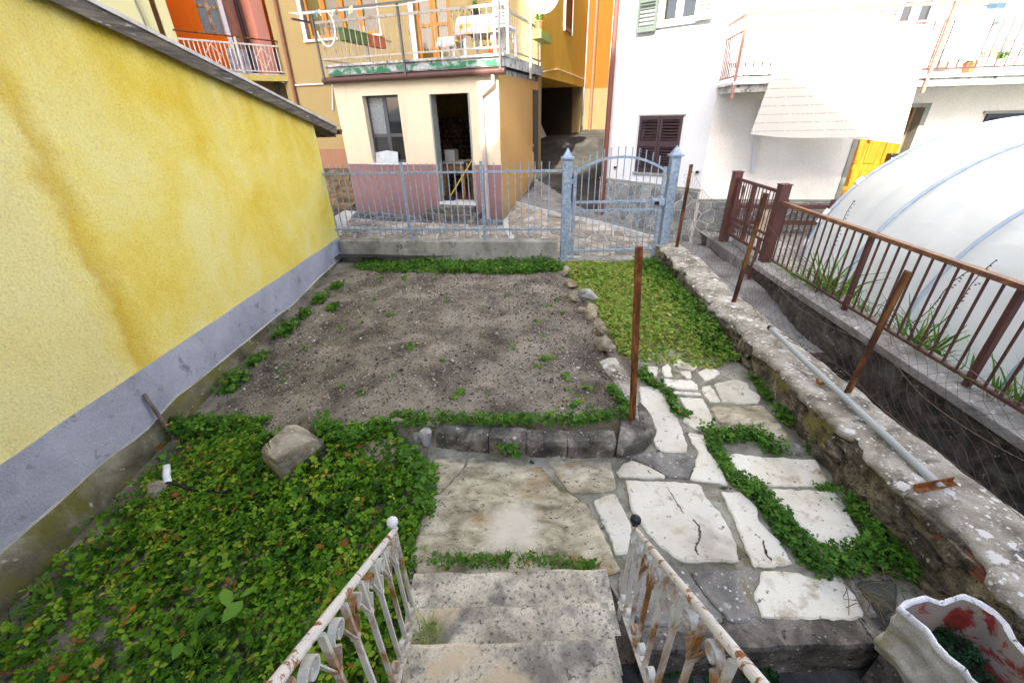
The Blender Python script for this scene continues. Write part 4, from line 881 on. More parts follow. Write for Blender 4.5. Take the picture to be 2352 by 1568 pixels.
# plastic pipe elbow and hose
q = gz(385, 1095, -.15); d0 = Vector((-.02, .05, .055)); d1 = Vector((.03, -.05, -.015)); Q = Vector(q)
o = MB().tube([Q+d0*1.1, Q+d0*.7, Q+Vector((0, 0, .02)), Q+d1*.5, Q+d1*.9], .022, 16, False).build('pipe_elbow', PLW); s_ = o.modifiers.new('solid', 'SOLIDIFY'); s_.thickness = .004
tag(o, 'white plastic pipe elbow sticking out of the leaves', 'pipe')
hp = [Q+d1*.8]+[Vector(gz(x, y, -.25+dz)) for x, y, dz in ((410, 1113, .09), (450, 1126, .10), (500, 1131, .105), (560, 1121, .10), (620, 1107, .09), (660, 1097, .05))]
tag(MB().tube(hp, .011, 10).build('garden_hose', HOSE), 'black hose running from the white elbow toward the boulder', 'hose')

# ================================================================== STAIRS, RAILINGS, PLANTER
stt = thing('garden_steps', 'worn speckled stone steps going down to the path', 'steps', (0, .8, -.13))
xl = [-.515, -.455, -.40, -.385, -.37, -.36, -.35, -.35]; xr = [.435, .375, .335, .33, .325, .32, .32, .32]
nz_, ny_ = [.02, .18, .34, .50, .66, .82, .98, 1.14], [1.265, 1.01, .80, .57, .33, .09, -.15, -.39]
for i in range(8):
    y0 = ny_[i+1]-.04 if i < 7 else -3.0; a, b = xl[i], xr[i]; V = []; k = 22
    prof = [(ny_[i], nz_[i]-.17), (ny_[i]+.012, nz_[i]-.035), (ny_[i]+.008, nz_[i]-.008), (ny_[i]-.006, nz_[i]), ((ny_[i]+y0)/2, nz_[i]-.004), (y0, nz_[i])]
    for j in range(k+1):
        x = a+(b-a)*j/k
        for q, (yy, zz_) in enumerate(prof): V.append((x, yy+(.008*vn(np.array([[x*9, i*3., 1.]]))[0] if q < 4 else 0), zz_+(.003*vn(np.array([[x*14, yy*9, 5.]]))[0])))
    F = [(j*6+q, j*6+q+1, (j+1)*6+q+1, (j+1)*6+q)[::-1] for j in range(k) for q in range(5)]+[tuple(range(6)), tuple(k*6+q for q in range(6))[::-1]]
    o = mobj('tread', V, [f[::-1] for f in F], STEP, stt)
V = [(-.43, 1.20), (-.43, -3), (.40, -3), (.40, 1.20)]
for i in range(8):
    MB().box((xl[i]+.03, (ny_[i+1]-.05 if i < 7 else -2.98), -.6), (xr[i]-.03, ny_[i]-.02, nz_[i]-.03)).build('riser_block', CURB, stt)
def scroll(c, r0, turns, dirx, sgn):                 # flat bar curl in the y-z plane
    pts = []; n = 26
    for i in range(n+1):
        t = i/n; a = t*turns*2*math.pi; r_ = r0*(1-.72*t); pts.append(Vector(c)+Vector((0, sgn*(r0-r_*math.cos(a)), dirx*r_*math.sin(a))))
    return pts
def railing(side, x0, x1, yb, zb_, ztp, slope, label):
    """x0 at the foot post, x1 half a metre further up"""
    rl = thing('stair_railing', label, 'railing', (x0, yb, zb_))
    xx = lambda y: x0+(x1-x0)*(yb-y)/.5
    zt_ = lambda y: ztp+slope*(yb-y); zl = lambda y: zb_+slope*(yb-y)*1.0
    MB().tube([(x0, yb, zb_-.10), (x0, yb, ztp+.01)], .0092, 12).build('post', WBAL, rl)
    ball = MB(); ball.lathe([(.006, -.02), (.012, -.012), (.008, -.004)]+[(.021*math.sin(a), .016-.021*math.cos(a)) for a in np.linspace(.35, math.pi-.02, 9)], (x0, yb, ztp+.03), 16)
    ball.build('ball_finial', BLACKM if side > 0 else WHITEM, rl, smooth=True)
    ye = -.55
    MB().tube([(xx(y), y, zt_(y)) for y in np.linspace(yb+.02, ye, 6)], .0102, 14).build('handrail', WRAIL, rl)
    MB().ribbon([(xx(y), y, zl(y)+.02) for y in np.linspace(yb+.01, ye, 6)], (1, 0, 0), .028, .008).build('bottom_rail', WBAL, rl)
    H_ = ztp-zb_
    BMs = MB().box((-.0075, -.004, .03), (.0075, .004, H_-.02)).box((-.010, -.0065, H_-.155), (.010, .0065, H_-.14)).mesh('baluster', WBAL)
    S1 = MB(); S1.ribbon([(0, .005, H_-.15)]+[(0, .008+.028*t+.0*t, H_-.15+.055*t) for t in (.3, .7)]+[tuple(p) for p in scroll((0, .012, H_-.085), .027, 1.25, 1, 1)], (1, 0, 0), .016, .0035); S1.ribbon([(0, -.003, H_-.15), (0, -.022, H_-.09), (0, -.040, H_-.03), (0, -.05, H_+.012)], (1, 0, 0), .014, .0035)
    S1m = S1.mesh('scroll', WBAL)
    S2 = MB(); S2.ribbon([tuple(p) for p in scroll((0, .004, .055), .03, 1.15, -1, 1)], (1, 0, 0), .019, .004); S2m = S2.mesh('scroll', WBAL)
    y = yb-.085
    while y > ye+.1:
        b = place('baluster', BMs, (xx(y), y, zl(y)), rl); place('scroll', S1m, (xx(y), y, zl(y)), b); place('scroll', S2m, (xx(y), y, zl(y)), b)
        y -= .108
    return rl
railing(-1, -.457, -.377, 1.037, .07, .650, .895, 'left stair railing, rusty white iron with pale ball top')
railing(1, .451, .371, 1.065, .07, .590, .915, 'right stair railing, rusty white iron with black ball top')
# planter
pl = thing('planter', 'weathered white cement planter with red inner paint in the corner', 'planter', (1.7, .75, -.10))
rimpx = zm(2100, 1400, 5.107); out = [(720, 580), (830, 510), (1060, 440), (1270, 510), (1570, 415), (1760, 490), (2010, 640), (2150, 800), (2300, 1060)]
rp = [gz(*rimpx(*p), .20) for p in out]; rp = [(p[0], p[1]) for p in rp]
lft = [gz(*rimpx(*p), .20) for p in ((900, 720), (1080, 870), (1200, 1050), (1340, 1210), (1600, 1420), (1700, 1568))]; lft = [(p[0], p[1]) for p in lft][::-1]
ctr = np.array([(lft[0][0]+rp[-1][0])/2, lft[0][1]]); near = [(rp[-1][0]-.0, rp[-1][1]-.28), (rp[-1][0]-.09, rp[-1][1]-.36), (lft[0][0]+.10, lft[0][1]-.22)]
loop = rp+near+lft; loop = chaikin(loop, 1, .88); cx, cy = np.mean([p[0] for p in loop]), np.mean([p[1] for p in loop])
def ringat(s, z, jit=0): return [(cx+(p[0]-cx)*s+random.uniform(-jit, jit), cy+(p[1]-cy)*s+random.uniform(-jit, jit), z) for p in loop]
def loft(rings, name, m, parent, smooth=True):
    n = len(rings[0]); V = [v for r_ in rings for v in r_]; F = [(i*n+j, i*n+(j+1) % n, (i+1)*n+(j+1) % n, (i+1)*n+j) for i in range(len(rings)-1) for j in range(n)]
    return mobj(name, V, F, m, parent, smooth=smooth)
loft([ringat(.92, -.10), ringat(.92, -.08), ringat(.985, -.07), ringat(.985, -.035), ringat(.92, -.03), ringat(.94, .08), ringat(.98, .12), ringat(.94, .125), ringat(.95, .17)], 'body', CLAYP, pl)
loft([ringat(.95, .165), ringat(1.0, .18, .003), ringat(.985, .202, .003), ringat(.93, .206, .003), ringat(.885, .19, .003)], 'rim', RIMW, pl)
loft([ringat(.885, .192), ringat(.87, .12), ringat(.84, .03), ringat(.83, -.03)], 'inner_face', REDP, pl)
n = len(loop); mobj('planter_soil', ringat(.85, -.01), [tuple(range(n))], EARTHD, pl)
cb = loft([ringat(.80, -.36), ringat(.80, -.101)], 'shade_block', CURB, None, False); tag(cb, 'added dark block standing in for the shade under the planter', 'block')  # added support block, inset and dark so it reads as the planter's shadow
Pq = scatter([(cx+(p[0]-cx)*.82, cy+(p[1]-cy)*.82) for p in loop], 5200); Pq3 = np.c_[Pq, -.005+.05*rng.random(len(Pq))]
cloud('planter_moss', [(Pq3, rng.uniform(.010, .02, len(Pq)), T_TRI, .6, None)], DARKL, pl)
# ================================================================== HELPERS FOR BUILDINGS
def wall_open(fr, u0, u1, z0, z1, n0, n1, holes, mb):
    """wall slab with rectangular openings (u0,u1,z0,z1), built as butted blocks"""
    us_ = sorted({u0, u1, *[h[0] for h in holes], *[h[1] for h in holes]})
    for a, b in zip(us_[:-1], us_[1:]):
        c = (a+b)/2; hs = sorted([h for h in holes if h[0] < c < h[1]], key=lambda h: h[2]); z = z0
        for h in hs:
            if h[2] > z+1e-4: mb.boxf(fr, a, b, n0, n1, z, min(h[2], z1))
            z = max(z, h[3])
        if z < z1-1e-4: mb.boxf(fr, a, b, n0, n1, z, z1)
    return mb
def shutter(fr, parent, u0, u1, n, z0, z1, m, mid=.48, step=.052, name='shutter', slat_n=.012):
    s = MB(); t = .045; w = .035
    s.boxf(fr, u0, u0+t, n, n+w, z0, z1); s.boxf(fr, u1-t, u1, n, n+w, z0, z1)
    zmid = z0+(z1-z0)*mid
    for a, b in ((z0, z0+.07), (zmid-.05, zmid+.05), (z1-.06, z1)): s.boxf(fr, u0+t, u1-t, n+.001, n+w-.001, a, b)
    o = s.build(name, m, parent)
    cu = (u0+u1)/2; c0 = fr.p(cu, n+w*.5, 0); yaw = math.atan2(fr.u[1], fr.u[0])
    sm_ = MB().box((-(u1-u0)/2+t, -.016, -.005), ((u1-u0)/2-t, .016, .005)).mesh('slat', m)
    for a, b in ((z0+.07, zmid-.05), (zmid+.05, z1-.06)):
        k = max(1, int((b-a)/step))
        for i in range(k): place('slat', sm_, (c0[0], c0[1], a+(i+.5)*(b-a)/k), o, (R(38), 0, yaw))
    return o
def casement(fr, parent, u0, u1, n, z0, z1, leaves, fm, gm, bars=(), t=.055, d=.05, name='window'):
    s = MB(); wv = (u1-u0)/leaves
    for k in range(leaves):
        a, b = u0+wv*k, u0+wv*(k+1)
        s.boxf(fr, a+.002, a+t, n, n+d, z0, z1); s.boxf(fr, b-t, b-.002, n, n+d, z0, z1); s.boxf(fr, a+t, b-t, n+.001, n+d-.001, z0, z0+t*1.3); s.boxf(fr, a+t, b-t, n+.001, n+d-.001, z1-t, z1)
        for f in bars: zz = z0+(z1-z0)*f; s.boxf(fr, a+t, b-t, n+.001, n+d-.001, zz-.03, zz+.03)
    o = s.build(name, fm, parent)
    for k in range(leaves):
        a, b = u0+wv*k+t, u0+wv*(k+1)-t; zz = [z0+t*1.3]+[z0+(z1-z0)*f for f in bars]+[z1-t]
        for p, q in zip(zz[:-1], zz[1:]): MB().boxf(fr, a-.003, b+.003, n+.015, n+.025, p+(.03 if p != zz[0] else 0), q-(.03 if q != zz[-1] else 0)).build('pane', gm, o)
    return o
def pot(name, c, r, h, m, label, cat='pot', leaf=None, lh=.25, nl=40, grp=None):
    t = thing(name, label, cat, c, grp); MB().lathe([(r*.72, 0), (r*.95, h*.86), (r*1.05, h*.86), (r*1.05, h), (r*.9, h), (r*.85, h*.9)], c, 16).build('pot', m, t)
    if leaf:
        P = np.array(c)+np.c_[rng.normal(0, r*.35, nl), rng.normal(0, r*.35, nl), np.full(nl, h*.9)]; cloud('foliage', [(P, rng.uniform(.6, 1.1, nl)*lh, T_BLADE, .35, None), (P+np.c_[rng.normal(0, r*.6, nl), rng.normal(0, r*.6, nl), rng.uniform(0, lh, nl)], .05, T_OVAL, .7, None)], leaf, t)
    return t

# ================================================================== SHED
sh = thing('cream_shed', 'small cream plastered shed with mauve base and open doorway', 'shed', SH.p(-1.7, 0, .1))
SW0 = -3.44
wl, wt = SH.px(829, 221); wr_, wb = SH.px(936, 375); dl, dt = SH.px(985, 217); dr, db = SH.px(1093, 463)
zpl = 1.145
win = (wl+.02, wr_-.02, wb, wt); dor = (dl, dr, .30, dt)
mb = MB(); wall_open(SH, SW0, -.004, zpl, 2.62, -.26, 0, [win, dor], mb); mb.boxf(SH, SW0, SW0+.2, -2.4, -.261, zpl, 2.62); mb.build('wall', SHEDC, sh)
mb = MB(); wall_open(SH, SW0-.004, -.002, -.05, zpl-.001, -.259, .004, [dor], mb); mb.boxf(SH, SW0-.004, SW0+.2, -2.4, -.261, -.05, zpl-.001); mb.build('painted_base', MAUVE, sh)
mb = MB(); mb.boxf(AL, .001, 2.64, -.22, .006, -.1, 2.62); mb.build('side_wall', SHEDS, sh)
MB().boxf(SH, SW0+.2, -.2, -2.5, -.26, .25, .42).build('floor', FLOORR, sh)
mb = MB(); mb.boxf(SH, SW0+.2, -.4, -2.5, -2.42, .42, 2.6); mb.build('back_wall', YELIN, sh)
MB().boxf(SH, SW0-.05, .02, -2.5, .02, 2.621, 2.70).build('roof_slab', SLABE, sh)
MB().boxf(SH, wl, wr_, -.20, .03, wb-.03, wb+.002).build('window_sill', MARB, sh)
mb = MB(); zc0, zc1 = wb+.002, wt; wo = casement(SH, sh, win[0], win[1], -.17, zc0, zc1, 2, flat('grey_sash', (.075, .075, .085), .5), GLASS, (.42,), .04, .04)
for i, c_ in enumerate(wo.children):
    if i == 1: c_.data.materials[0] = FROST
mb = MB(); q = [SH.p(win[0]+.03, -.06, wb+.004), SH.p(win[0]+.56, -.06, wb+.004), SH.p(win[0]+.56, -.10, wb+.20), SH.p(win[0]+.30, -.10, wb+.23), SH.p(win[0]+.03, -.10, wb+.19)]; mb.prism(q, Vector(SH.p(0, -.012, 0))-Vector(SH.p(0, 0, 0))); tag(mb.build('metal_sheet', flat('zinc_sheet', (.40, .44, .46), .5, .3)), 'bent pale zinc sheet leaning in the shed window', 'metal sheet')
for a, b in ((dl-.001, dl+.03), (dr-.03, dr+.001)): MB().boxf(SH, a, b, -.22, .006, .43, dt-.002).build('door_jamb', GREYF, sh)
MB().boxf(SH, dl, dr, -.27, .02, .38, .435).build('threshold', MARB, sh)
st2 = thing('shed_steps', 'two worn concrete steps below the shed doorway', 'steps', SH.p((dl+dr)/2, .2, .1))
MB().boxf(SH, dl-.04, dr+.02, .002, .30, .0, .375).build('upper_step', CURB, st2, bev=.012); MB().boxf(SH, dl-.30, dr+.12, .002, .42, .0, .26).build('lower_step', CURB, st2, bev=.012)
gl, gr = SH.px(735, 185, .2)[0], SH.px(1156, 166, .2)[0]
MB().tube([SH.p(gl, .10, 2.645), SH.p(gr, .10, 2.645)], .055, 14).build('gutter', BROWNM, sh)
x_ = SH.px(1112, 300)[0]; MB().tube([SH.p(-.06, .10, 2.60), SH.p(-.06, .09, 2.47), SH.p(x_-.0, .05, 2.30), SH.p(x_, .05, 2.2), SH.p(x_+.01, .05, .12)], .034, 10).build('downspout', flat('mauve_pipe', (.42, .36, .36), .6), sh)
MB().boxf(AL, 2.20, 2.60, .004, .03, .62, 2.45).build('side_door', flat('dark_brown_door', (.06, .05, .04), .6), sh)
# things in the shed
lt = thing('firewood_stack', 'stack of split firewood seen inside the dark shed', 'firewood', SH.p(-1.9, -2.0, .42))
lm = MB().lathe([(.055, -.17), (.06, 0), (.055, .17)], (0, 0, 0), 7).mesh('log', LOGM); yaw = math.atan2(SH.u[1], SH.u[0])
for r_ in range(14):
    for c_ in range(17): place('log', lm, SH.p(-3.1+c_*.125+(.06 if r_ % 2 else 0), -2.2+random.uniform(-.03, .03), .48+r_*.108), lt, (R(90), random.uniform(0, 6), yaw), (1, 1, random.uniform(.9, 1.1)))
tb = thing('shed_table', 'small wooden table just inside the shed door', 'table', SH.p(-1.05, -.8, .42))
tu0, tu1 = dl-.18, dl+.36
MB().boxf(SH, tu0, tu1, -1.15, -.55, 1.10, 1.14).build('top', GREYF, tb); MB().boxf(SH, tu0+.03, tu1-.03, -1.1, -.6, .98, 1.099).build('apron', WOODT, tb)
for a in (tu0+.03, tu1-.08):
    for b in (-1.1, -.65): MB().boxf(SH, a, a+.05, b, b+.05, .421, .979).build('leg', WOODT, tb)
tag(MB().boxf(SH, tu0+.05, tu0+.28, -.9, -.7, 1.141, 1.36).build('tin_box', flat('grey_tin', (.35, .37, .38), .5)), 'small grey tin box on the shed table', 'box')
for i in range(4): tag(MB().boxf(SH, dr-.34, dr+.1, -1.9, -1.4, .421+i*.34, .75+i*.34).build('cardboard_box', flat('cardboard%d' % i, ((.25, .16, .08), (.30, .20, .11), (.22, .10, .05), (.3, .1, .06))[i], .9)), ('lowest cardboard box of the pile inside the shed', 'second cardboard box from the floor inside the shed', 'third cardboard box from the floor inside the shed', 'topmost reddish cardboard box inside the shed')[i], 'box', 'boxes piled in the shed')
br = thing('broom', 'yellow-handled broom leaning inside the shed doorway', 'broom', SH.p(dl+.12, -.15, .44))
MB().tube([SH.p(dl+.16, -.16, .50), SH.p(dr-.04, -.22, 1.30)], .012, 8).build('handle', YELP, br); MB().boxf(SH, dl+.04, dl+.26, -.20, -.13, .437, .52).build('brush_head', BLACKP, br)

# ================================================================== TAN HOUSE, TERRACE
th = thing('tan_house', 'tan rendered house with terrace above the cream shed', 'house', TN.p(-3, -1, .5))
JU = TN.px(645, 150)[0]
w1 = (TN.px(700, 60)[0], TN.px(871, 60)[0], TN.px(800, 84)[1], 5.3); d1_ = (TN.px(957, 100)[0], TN.px(1037, 100)[0], 2.86, 5.2)
mb = MB(); wall_open(TN, JU-.02, 0, 0, 8.6, -.3, 0, [w1, d1_], mb); mb.build('wall', TANW, th)
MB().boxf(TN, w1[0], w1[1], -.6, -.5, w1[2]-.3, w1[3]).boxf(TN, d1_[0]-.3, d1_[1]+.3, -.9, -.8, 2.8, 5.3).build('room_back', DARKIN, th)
casement(TN, th, w1[0]+.02, w1[1]-.02, -.16, w1[2], w1[3], 4, WOODA, GLASSY, (), .07, .06)
MB().boxf(TN, w1[0]-.10, w1[0], -.16, .006, w1[2]-.02, w1[3]).boxf(TN, w1[1], w1[1]+.03, -.16, .006, w1[2]-.02, w1[3]).build('reveal', FRAMEW, th)
MB().boxf(TN, w1[0]-.1, w1[1]+.06, -.16, .05, w1[2]-.05, w1[2]-.001).build('window_sill', MARB, th)
casement(TN, th, d1_[0]+.01, d1_[1]-.01, -.14, d1_[2], d1_[3], 2, WOODA, GLASSY, (.42,), .085, .06, 'balcony_door')
MB().boxf(TN, d1_[0]-.12, d1_[0]-.001, -.14, .006, 2.86, d1_[3]).build('reveal', FRAMEW, th)
ae = AL.px(1347, 100)[0]
MB().boxf(AL, 2.662, ae, -.3, .0, 2.74, 8.6).build('side_wall', OCHRE, th)
MB().boxf(AL, 2.662, ae, -3.0, -.301, 2.74, 2.9).build('overhang_slab', OCHRE, th)
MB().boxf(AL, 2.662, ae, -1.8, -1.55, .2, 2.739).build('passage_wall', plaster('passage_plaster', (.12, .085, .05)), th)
for u in (2.75, ae-.35): MB().boxf(AL, u, u+.3, -.32, -.02, .3, 2.739).build('pier', TANW, th)
wz = TN.px(1040, 0)[1]
sw_u = AL.px(1306, 40)[0]; so_ = shutter(AL, th, sw_u-.55, sw_u+.35, .01, AL.px(1306, 76)[1], 6, SHUTP, .5, .06); MB().boxf(AL, sw_u-.62, sw_u-.551, .005, .05, AL.px(1306, 76)[1]-.03, 6).boxf(AL, sw_u+.351, sw_u+.42, .005, .05, AL.px(1306, 76)[1]-.03, 6).build('shutter_frame', FRAMEW, th)
tube = lambda name, pts, r, m, par: MB().tube(pts, r, 8).build(name, m, par)
tube('conduit', [TN.p(JU+.3, .03, 2.80), TN.p(TN.px(765, 192)[0], .03, 2.80), TN.p(TN.px(768, 260)[0], .03, 2.2)], .02, FRAMEW, th)
tube('downspout', [TN.p(TN.px(640, 0)[0]-.02, .06, 6.5), TN.p(TN.px(660, 150)[0]+.05, .06, 2.3)], .05, flat('brown_pipe', (.26, .13, .07), .5), th)
tube('cable', [TN.p(-.02, .03, 6), AL.p(2.70, .03, 3.2), AL.p(2.72, .035, 2.80), AL.p(4.5, .03, 2.98), AL.p(ae-.2, .03, 2.96)], .014, flat('cream_cable', (.6, .5, .35)), th)
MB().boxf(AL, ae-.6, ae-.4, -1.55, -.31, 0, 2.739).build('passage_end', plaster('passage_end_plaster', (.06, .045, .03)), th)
MB().boxf(AL, 5.6, 6.3, -1.545, -1.3, 1.3, 2.3).build('meter_box', GREYF, th)
MB().boxf(TN, JU, SW0-.1, .001, .02, .3, 1.25).build('base_paint', plaster('dull_pink_base', (.32, .18, .12)), th)
tag(MB().prism([AL.p(6.5, -.9, 1.12), AL.p(7.4, -.9, 1.16), AL.p(7.35, -1.3, 1.95), AL.p(6.6, -1.3, 1.95)], Vector(AL.p(0, -.03, 0))-Vector(AL.p(0, 0, 0))).build('marble_panel', MARB), 'pale marble panel leaning in the dark passage', 'panel')
# terrace slab and railing (parts of the house)
tl = SH.px(748, 160, .1)[0]; tr_ = .12
MB().boxf(SH, tl, tr_, -2.6, .06, 2.72, 2.86).build('terrace_slab', SLABE, th)
MB().boxf(SH, tl+.02, tr_-.02, .061, .075, 2.735, 2.825).build('green_fascia', GREENF, th)
MB().boxf(SH, tl-.03, tr_+.02, -2.6, .10, 2.861, 2.90).build('slab_nosing', SLABE, th)
MB().boxf(AL, -.02, 2.64, .02, .12, 2.72, 2.90).build('side_fascia', SLABE, th)
FLu, FRu = SH.px(720, 47, .12)[0], tr_
zr1, zr0 = 3.545, 2.985
def rail_run(fr, a, b, n, m, post_at, dx, pitch, ztop_=zr1, zbot=zr0, lift=0):
    run = []
    MB().boxf(fr, a, b, n-.012, n+.012, ztop_-.02, ztop_+.02).build('top_rail', m, th); MB().boxf(fr, a, b, n-.012, n+.012, zbot-.014, zbot+.014).build('bottom_rail', m, th)
    for u in post_at: MB().boxf(fr, u-.02, u+.02, n+.013, n+.053, 2.62, ztop_+.16).build('rail_post', m, th)
    k = int((b-a)/pitch); bm_ = MB().box((-.0065, -.0065, zbot+.014), (.0065, .0065, ztop_-.02)).mesh('baluster', m)
    for i in range(1, k): q = fr.p(a+(b-a)*i/k, n, 0); place('baluster', bm_, q, th)
    return run
rail_run(SH, FLu, FRu, .12, PALEMETAL, (), 0, .118)
for u in (FLu, SH.px(922, 90, .14)[0], FRu-.02): MB().boxf(SH, u-.018, u+.018, .135, .165, 2.66, zr1+.16).build('rail_post', GREYPOST, th)
rail_run(AL, .02, 2.6, .10, PALEMETAL, (1.6,), 0, .118)
LS = Fr(SH.p(FLu, .1, 0), -71)
rail_run(LS, .05, 2.55, .0, PALEMETAL, (1.5,), 0, .118)
MB().boxf(SH, FLu-.35, FRu+.1, .17, .19, zr1+.14, zr1+.17).build('line_bar', GREYPOST, th)
MB().bar(SH.p(FLu-.32, .3, zr1+.06), LS.p(1.1, -.02, zr1+.03), .04, .03).build('line_arm', GREYPOST, th)
for i in range(4): tube('washing_line', [SH.p(FLu-.3, .2+.06*i, zr1+.13), SH.p(-1.6, .19+.06*i, zr1+.10-.01*i), SH.p(FRu+.05, .2+.06*i, zr1+.22)], .004, PLW, th)
pc = [flat('peg_%d' % i, c, .4) for i, c in enumerate(((.02, .30, .14), (.75, .1, .05), (.1, .45, .65), (.8, .7, .45), (.75, .7, .1), (.8, .8, .8)))]
pgm = [MB().box((-.008, -.012, -.075), (.008, .012, .02)).mesh('peg', m) for m in pc]
for i in range(13):
    u = FLu+.12+i*.085+random.uniform(-.03, .03); tag(place('clothes_peg', pgm[i % 6], SH.p(u, .2+.06*(i % 4), zr1+.115), None, (0, random.uniform(-.2, .2), random.uniform(-1, 1))), 'small %s peg on the terrace washing line' % ('green', 'red', 'blue', 'wooden', 'yellow', 'white')[i % 6], 'peg', '%s pegs on the washing line' % ('green', 'red', 'blue', 'wooden', 'yellow', 'white')[i % 6])
hg = MB().tube([SH.p(FLu+.35+.19*math.sin(a), .28, zr1-.12+.27*math.cos(a)) for a in np.linspace(.5, 4.6, 20)], .014, 8); tag(hg.build('white_hoop', PLW), 'bent white plastic hoop hanging below the pegs', 'hoop')
for k_, (a, b, m, lab) in enumerate(((.55, 1.35, GREENP, 'long green trough hung on the terrace side railing'), (1.40, 2.0, TERRA, 'terracotta trough hung on the terrace side railing'))):
    t = thing('trough', lab, 'planter', LS.p((a+b)/2, .12, zr1-.2)); MB().boxf(LS, a, b, .03, .2, zr1-.20, zr1-.02).build('box', m, t); MB().boxf(LS, a-.01, b+.01, .02, .21, zr1-.02, zr1+.0).build('rim', m, t)
# table, chair, pots on the terrace
tt = thing('terrace_table', 'terrace table covered by a sunflower patterned cloth', 'table', SH.p(-.55, -.5, 2.9))
ta, tb_ = SH.px(1062, 60, -.4)[0], SH.px(1150, 60, -.4)[0]
for a in (ta+.08, tb_-.12):
    for b in (-.85, -.25): MB().boxf(SH, a, a+.05, b, b+.05, 2.901, 3.46).build('leg', PLW, tt)
MB().boxf(SH, ta, tb_, -.9, -.2, 3.46, 3.49).build('top', PLW, tt)
def drape(name, fr, u0, u1, n0, n1, z, drop, m, parent, seed=0):
    k = 28; V = []; F = []
    for j in range(k+1):
        for i in range(k+1):
            a, b = -.3+1.6*i/k, -.4+1.8*j/k; ca, cb = min(1, max(0, a)), min(1, max(0, b)); ov = (abs(a-ca)*(u1-u0)+abs(b-cb)*(n1-n0)); wv = .02*math.sin(9*a+seed)*min(1, ov*8)+.02*math.sin(11*b)*min(1, ov*8)
            V.append(fr.p(u0+(u1-u0)*ca+(np.sign(a-ca)*(.01+ov*.12))+wv, n0+(n1-n0)*cb+np.sign(b-cb)*(.01+ov*.12)+wv, z-min(ov, drop)*.95))
    F = [(j*(k+1)+i, j*(k+1)+i+1, (j+1)*(k+1)+i+1, (j+1)*(k+1)+i) for j in range(k) for i in range(k)]
    return mobj(name, V, F, m, parent, smooth=True)
tag(drape('tablecloth', SH, ta, tb_, -.9, -.2, 3.497, .35, FLOW, None), 'sunflower tablecloth draped over the terrace table', 'tablecloth')
t2 = thing('side_table', 'low side table with sunflower cloth left of the big table', 'table', SH.p(ta-.35, -.3, 2.9)); MB().boxf(SH, ta-.35, ta-.05, -.5, -.1, 3.18, 3.21).build('top', PLW, t2)
for a in (ta-.33, ta-.1):
    for b in (-.48, -.15): MB().boxf(SH, a, a+.03, b, b+.03, 2.901, 3.179).build('leg', PLW, t2)
tag(drape('tablecloth', SH, ta-.35, ta-.05, -.5, -.1, 3.217, .2, FLOW, None, 2), 'smaller sunflower cloth draped over the low side table', 'tablecloth')
pot('red_flowerpot', SH.p(ta-.12, -.62, 3.217), .10, .19, TERRA, 'red pot with grassy plant on the terrace side table', 'flowerpot', WEED, .3)
pot('black_flowerpot', SH.p(ta+.06, -.95, 3.50), .09, .18, BLACKP, 'black pot of leafy green plant behind the red pot', 'flowerpot', WEED, .32)
ch = thing('plastic_chair', 'white slatted plastic chair at the right end of the terrace', 'chair', SH.p(-.22, -.15, 2.9))
cu0, cu1 = SH.px(1130, 80, .0)[0], SH.px(1158, 80, .0)[0]+.05
MB().boxf(SH, cu0, cu1, -.55, -.08, 3.28, 3.31).build('seat', PLW, ch)
for i in range(7): MB().boxf(SH, cu0+.02, cu1-.02, -.10, -.085, 3.34+i*.045, 3.37+i*.045).build('back_slat', PLW, ch)
for a in (cu0, cu1-.035): MB().boxf(SH, a, a+.035, -.11, -.075, 2.901, 3.68).build('back_leg', PLW, ch); MB().boxf(SH, a, a+.035, -.55, -.515, 2.901, 3.279).build('front_leg', PLW, ch)
pot('small_flowerpot', SH.p(-.12, -.0, 2.902), .06, .11, TERRA, 'small pot of red flowers at the terrace edge', 'flowerpot', ORANGEL, .06, 18)
pot('corner_flowerpot', AL.p(.35, -.12, 2.902), .07, .12, TERRA, 'terracotta pot inside the terrace corner railing', 'flowerpot')
dh = thing('satellite_dish', 'pale satellite dish fixed by the terrace corner', 'satellite dish', AL.p(2.2, .12, 3.6))
dc = np.array(AL.p(2.0, .25, 4.02)); mb = MB(); V = []; 
for i in range(7):
    for k in range(22):
        r_ = .33*i/6; a = 2*math.pi*k/22; V.append((dc[0]+r_*math.cos(a), dc[1]+.12*(i/6)**2*-1+.15*r_*math.sin(a), dc[2]+r_*math.sin(a)))
F = [(i*22+k, i*22+(k+1) % 22, (i+1)*22+(k+1) % 22, (i+1)*22+k) for i in range(6) for k in range(22)]; o = mobj('reflector', V, F, DISH, dh, smooth=True); o.modifiers.new('solid', 'SOLIDIFY').thickness = .01
tube('mast', [AL.p(2.2, .1, 3.4), AL.p(2.15, .13, 4.0)], .02, GREYPOST, dh); tube('feed_arm', [tuple(dc+[0, -.02, -.3]), tuple(dc+[.05, -.42, -.12])], .012, GREYPOST, dh)
t = thing('rail_trough', 'green wire trough with terracotta pot outside the terrace railing', 'planter', AL.p(1.9, .3, 3.3)); MB().boxf(AL, 1.55, 2.45, .16, .36, 3.28, 3.42).build('box', flat('olive_trough', (.30, .36, .07)), t)
pot('terracotta_pot', AL.p(1.75, .26, 3.42), .08, .16, TERRA, 'terracotta pot standing in the rail trough', 'flowerpot', WEED, .18)
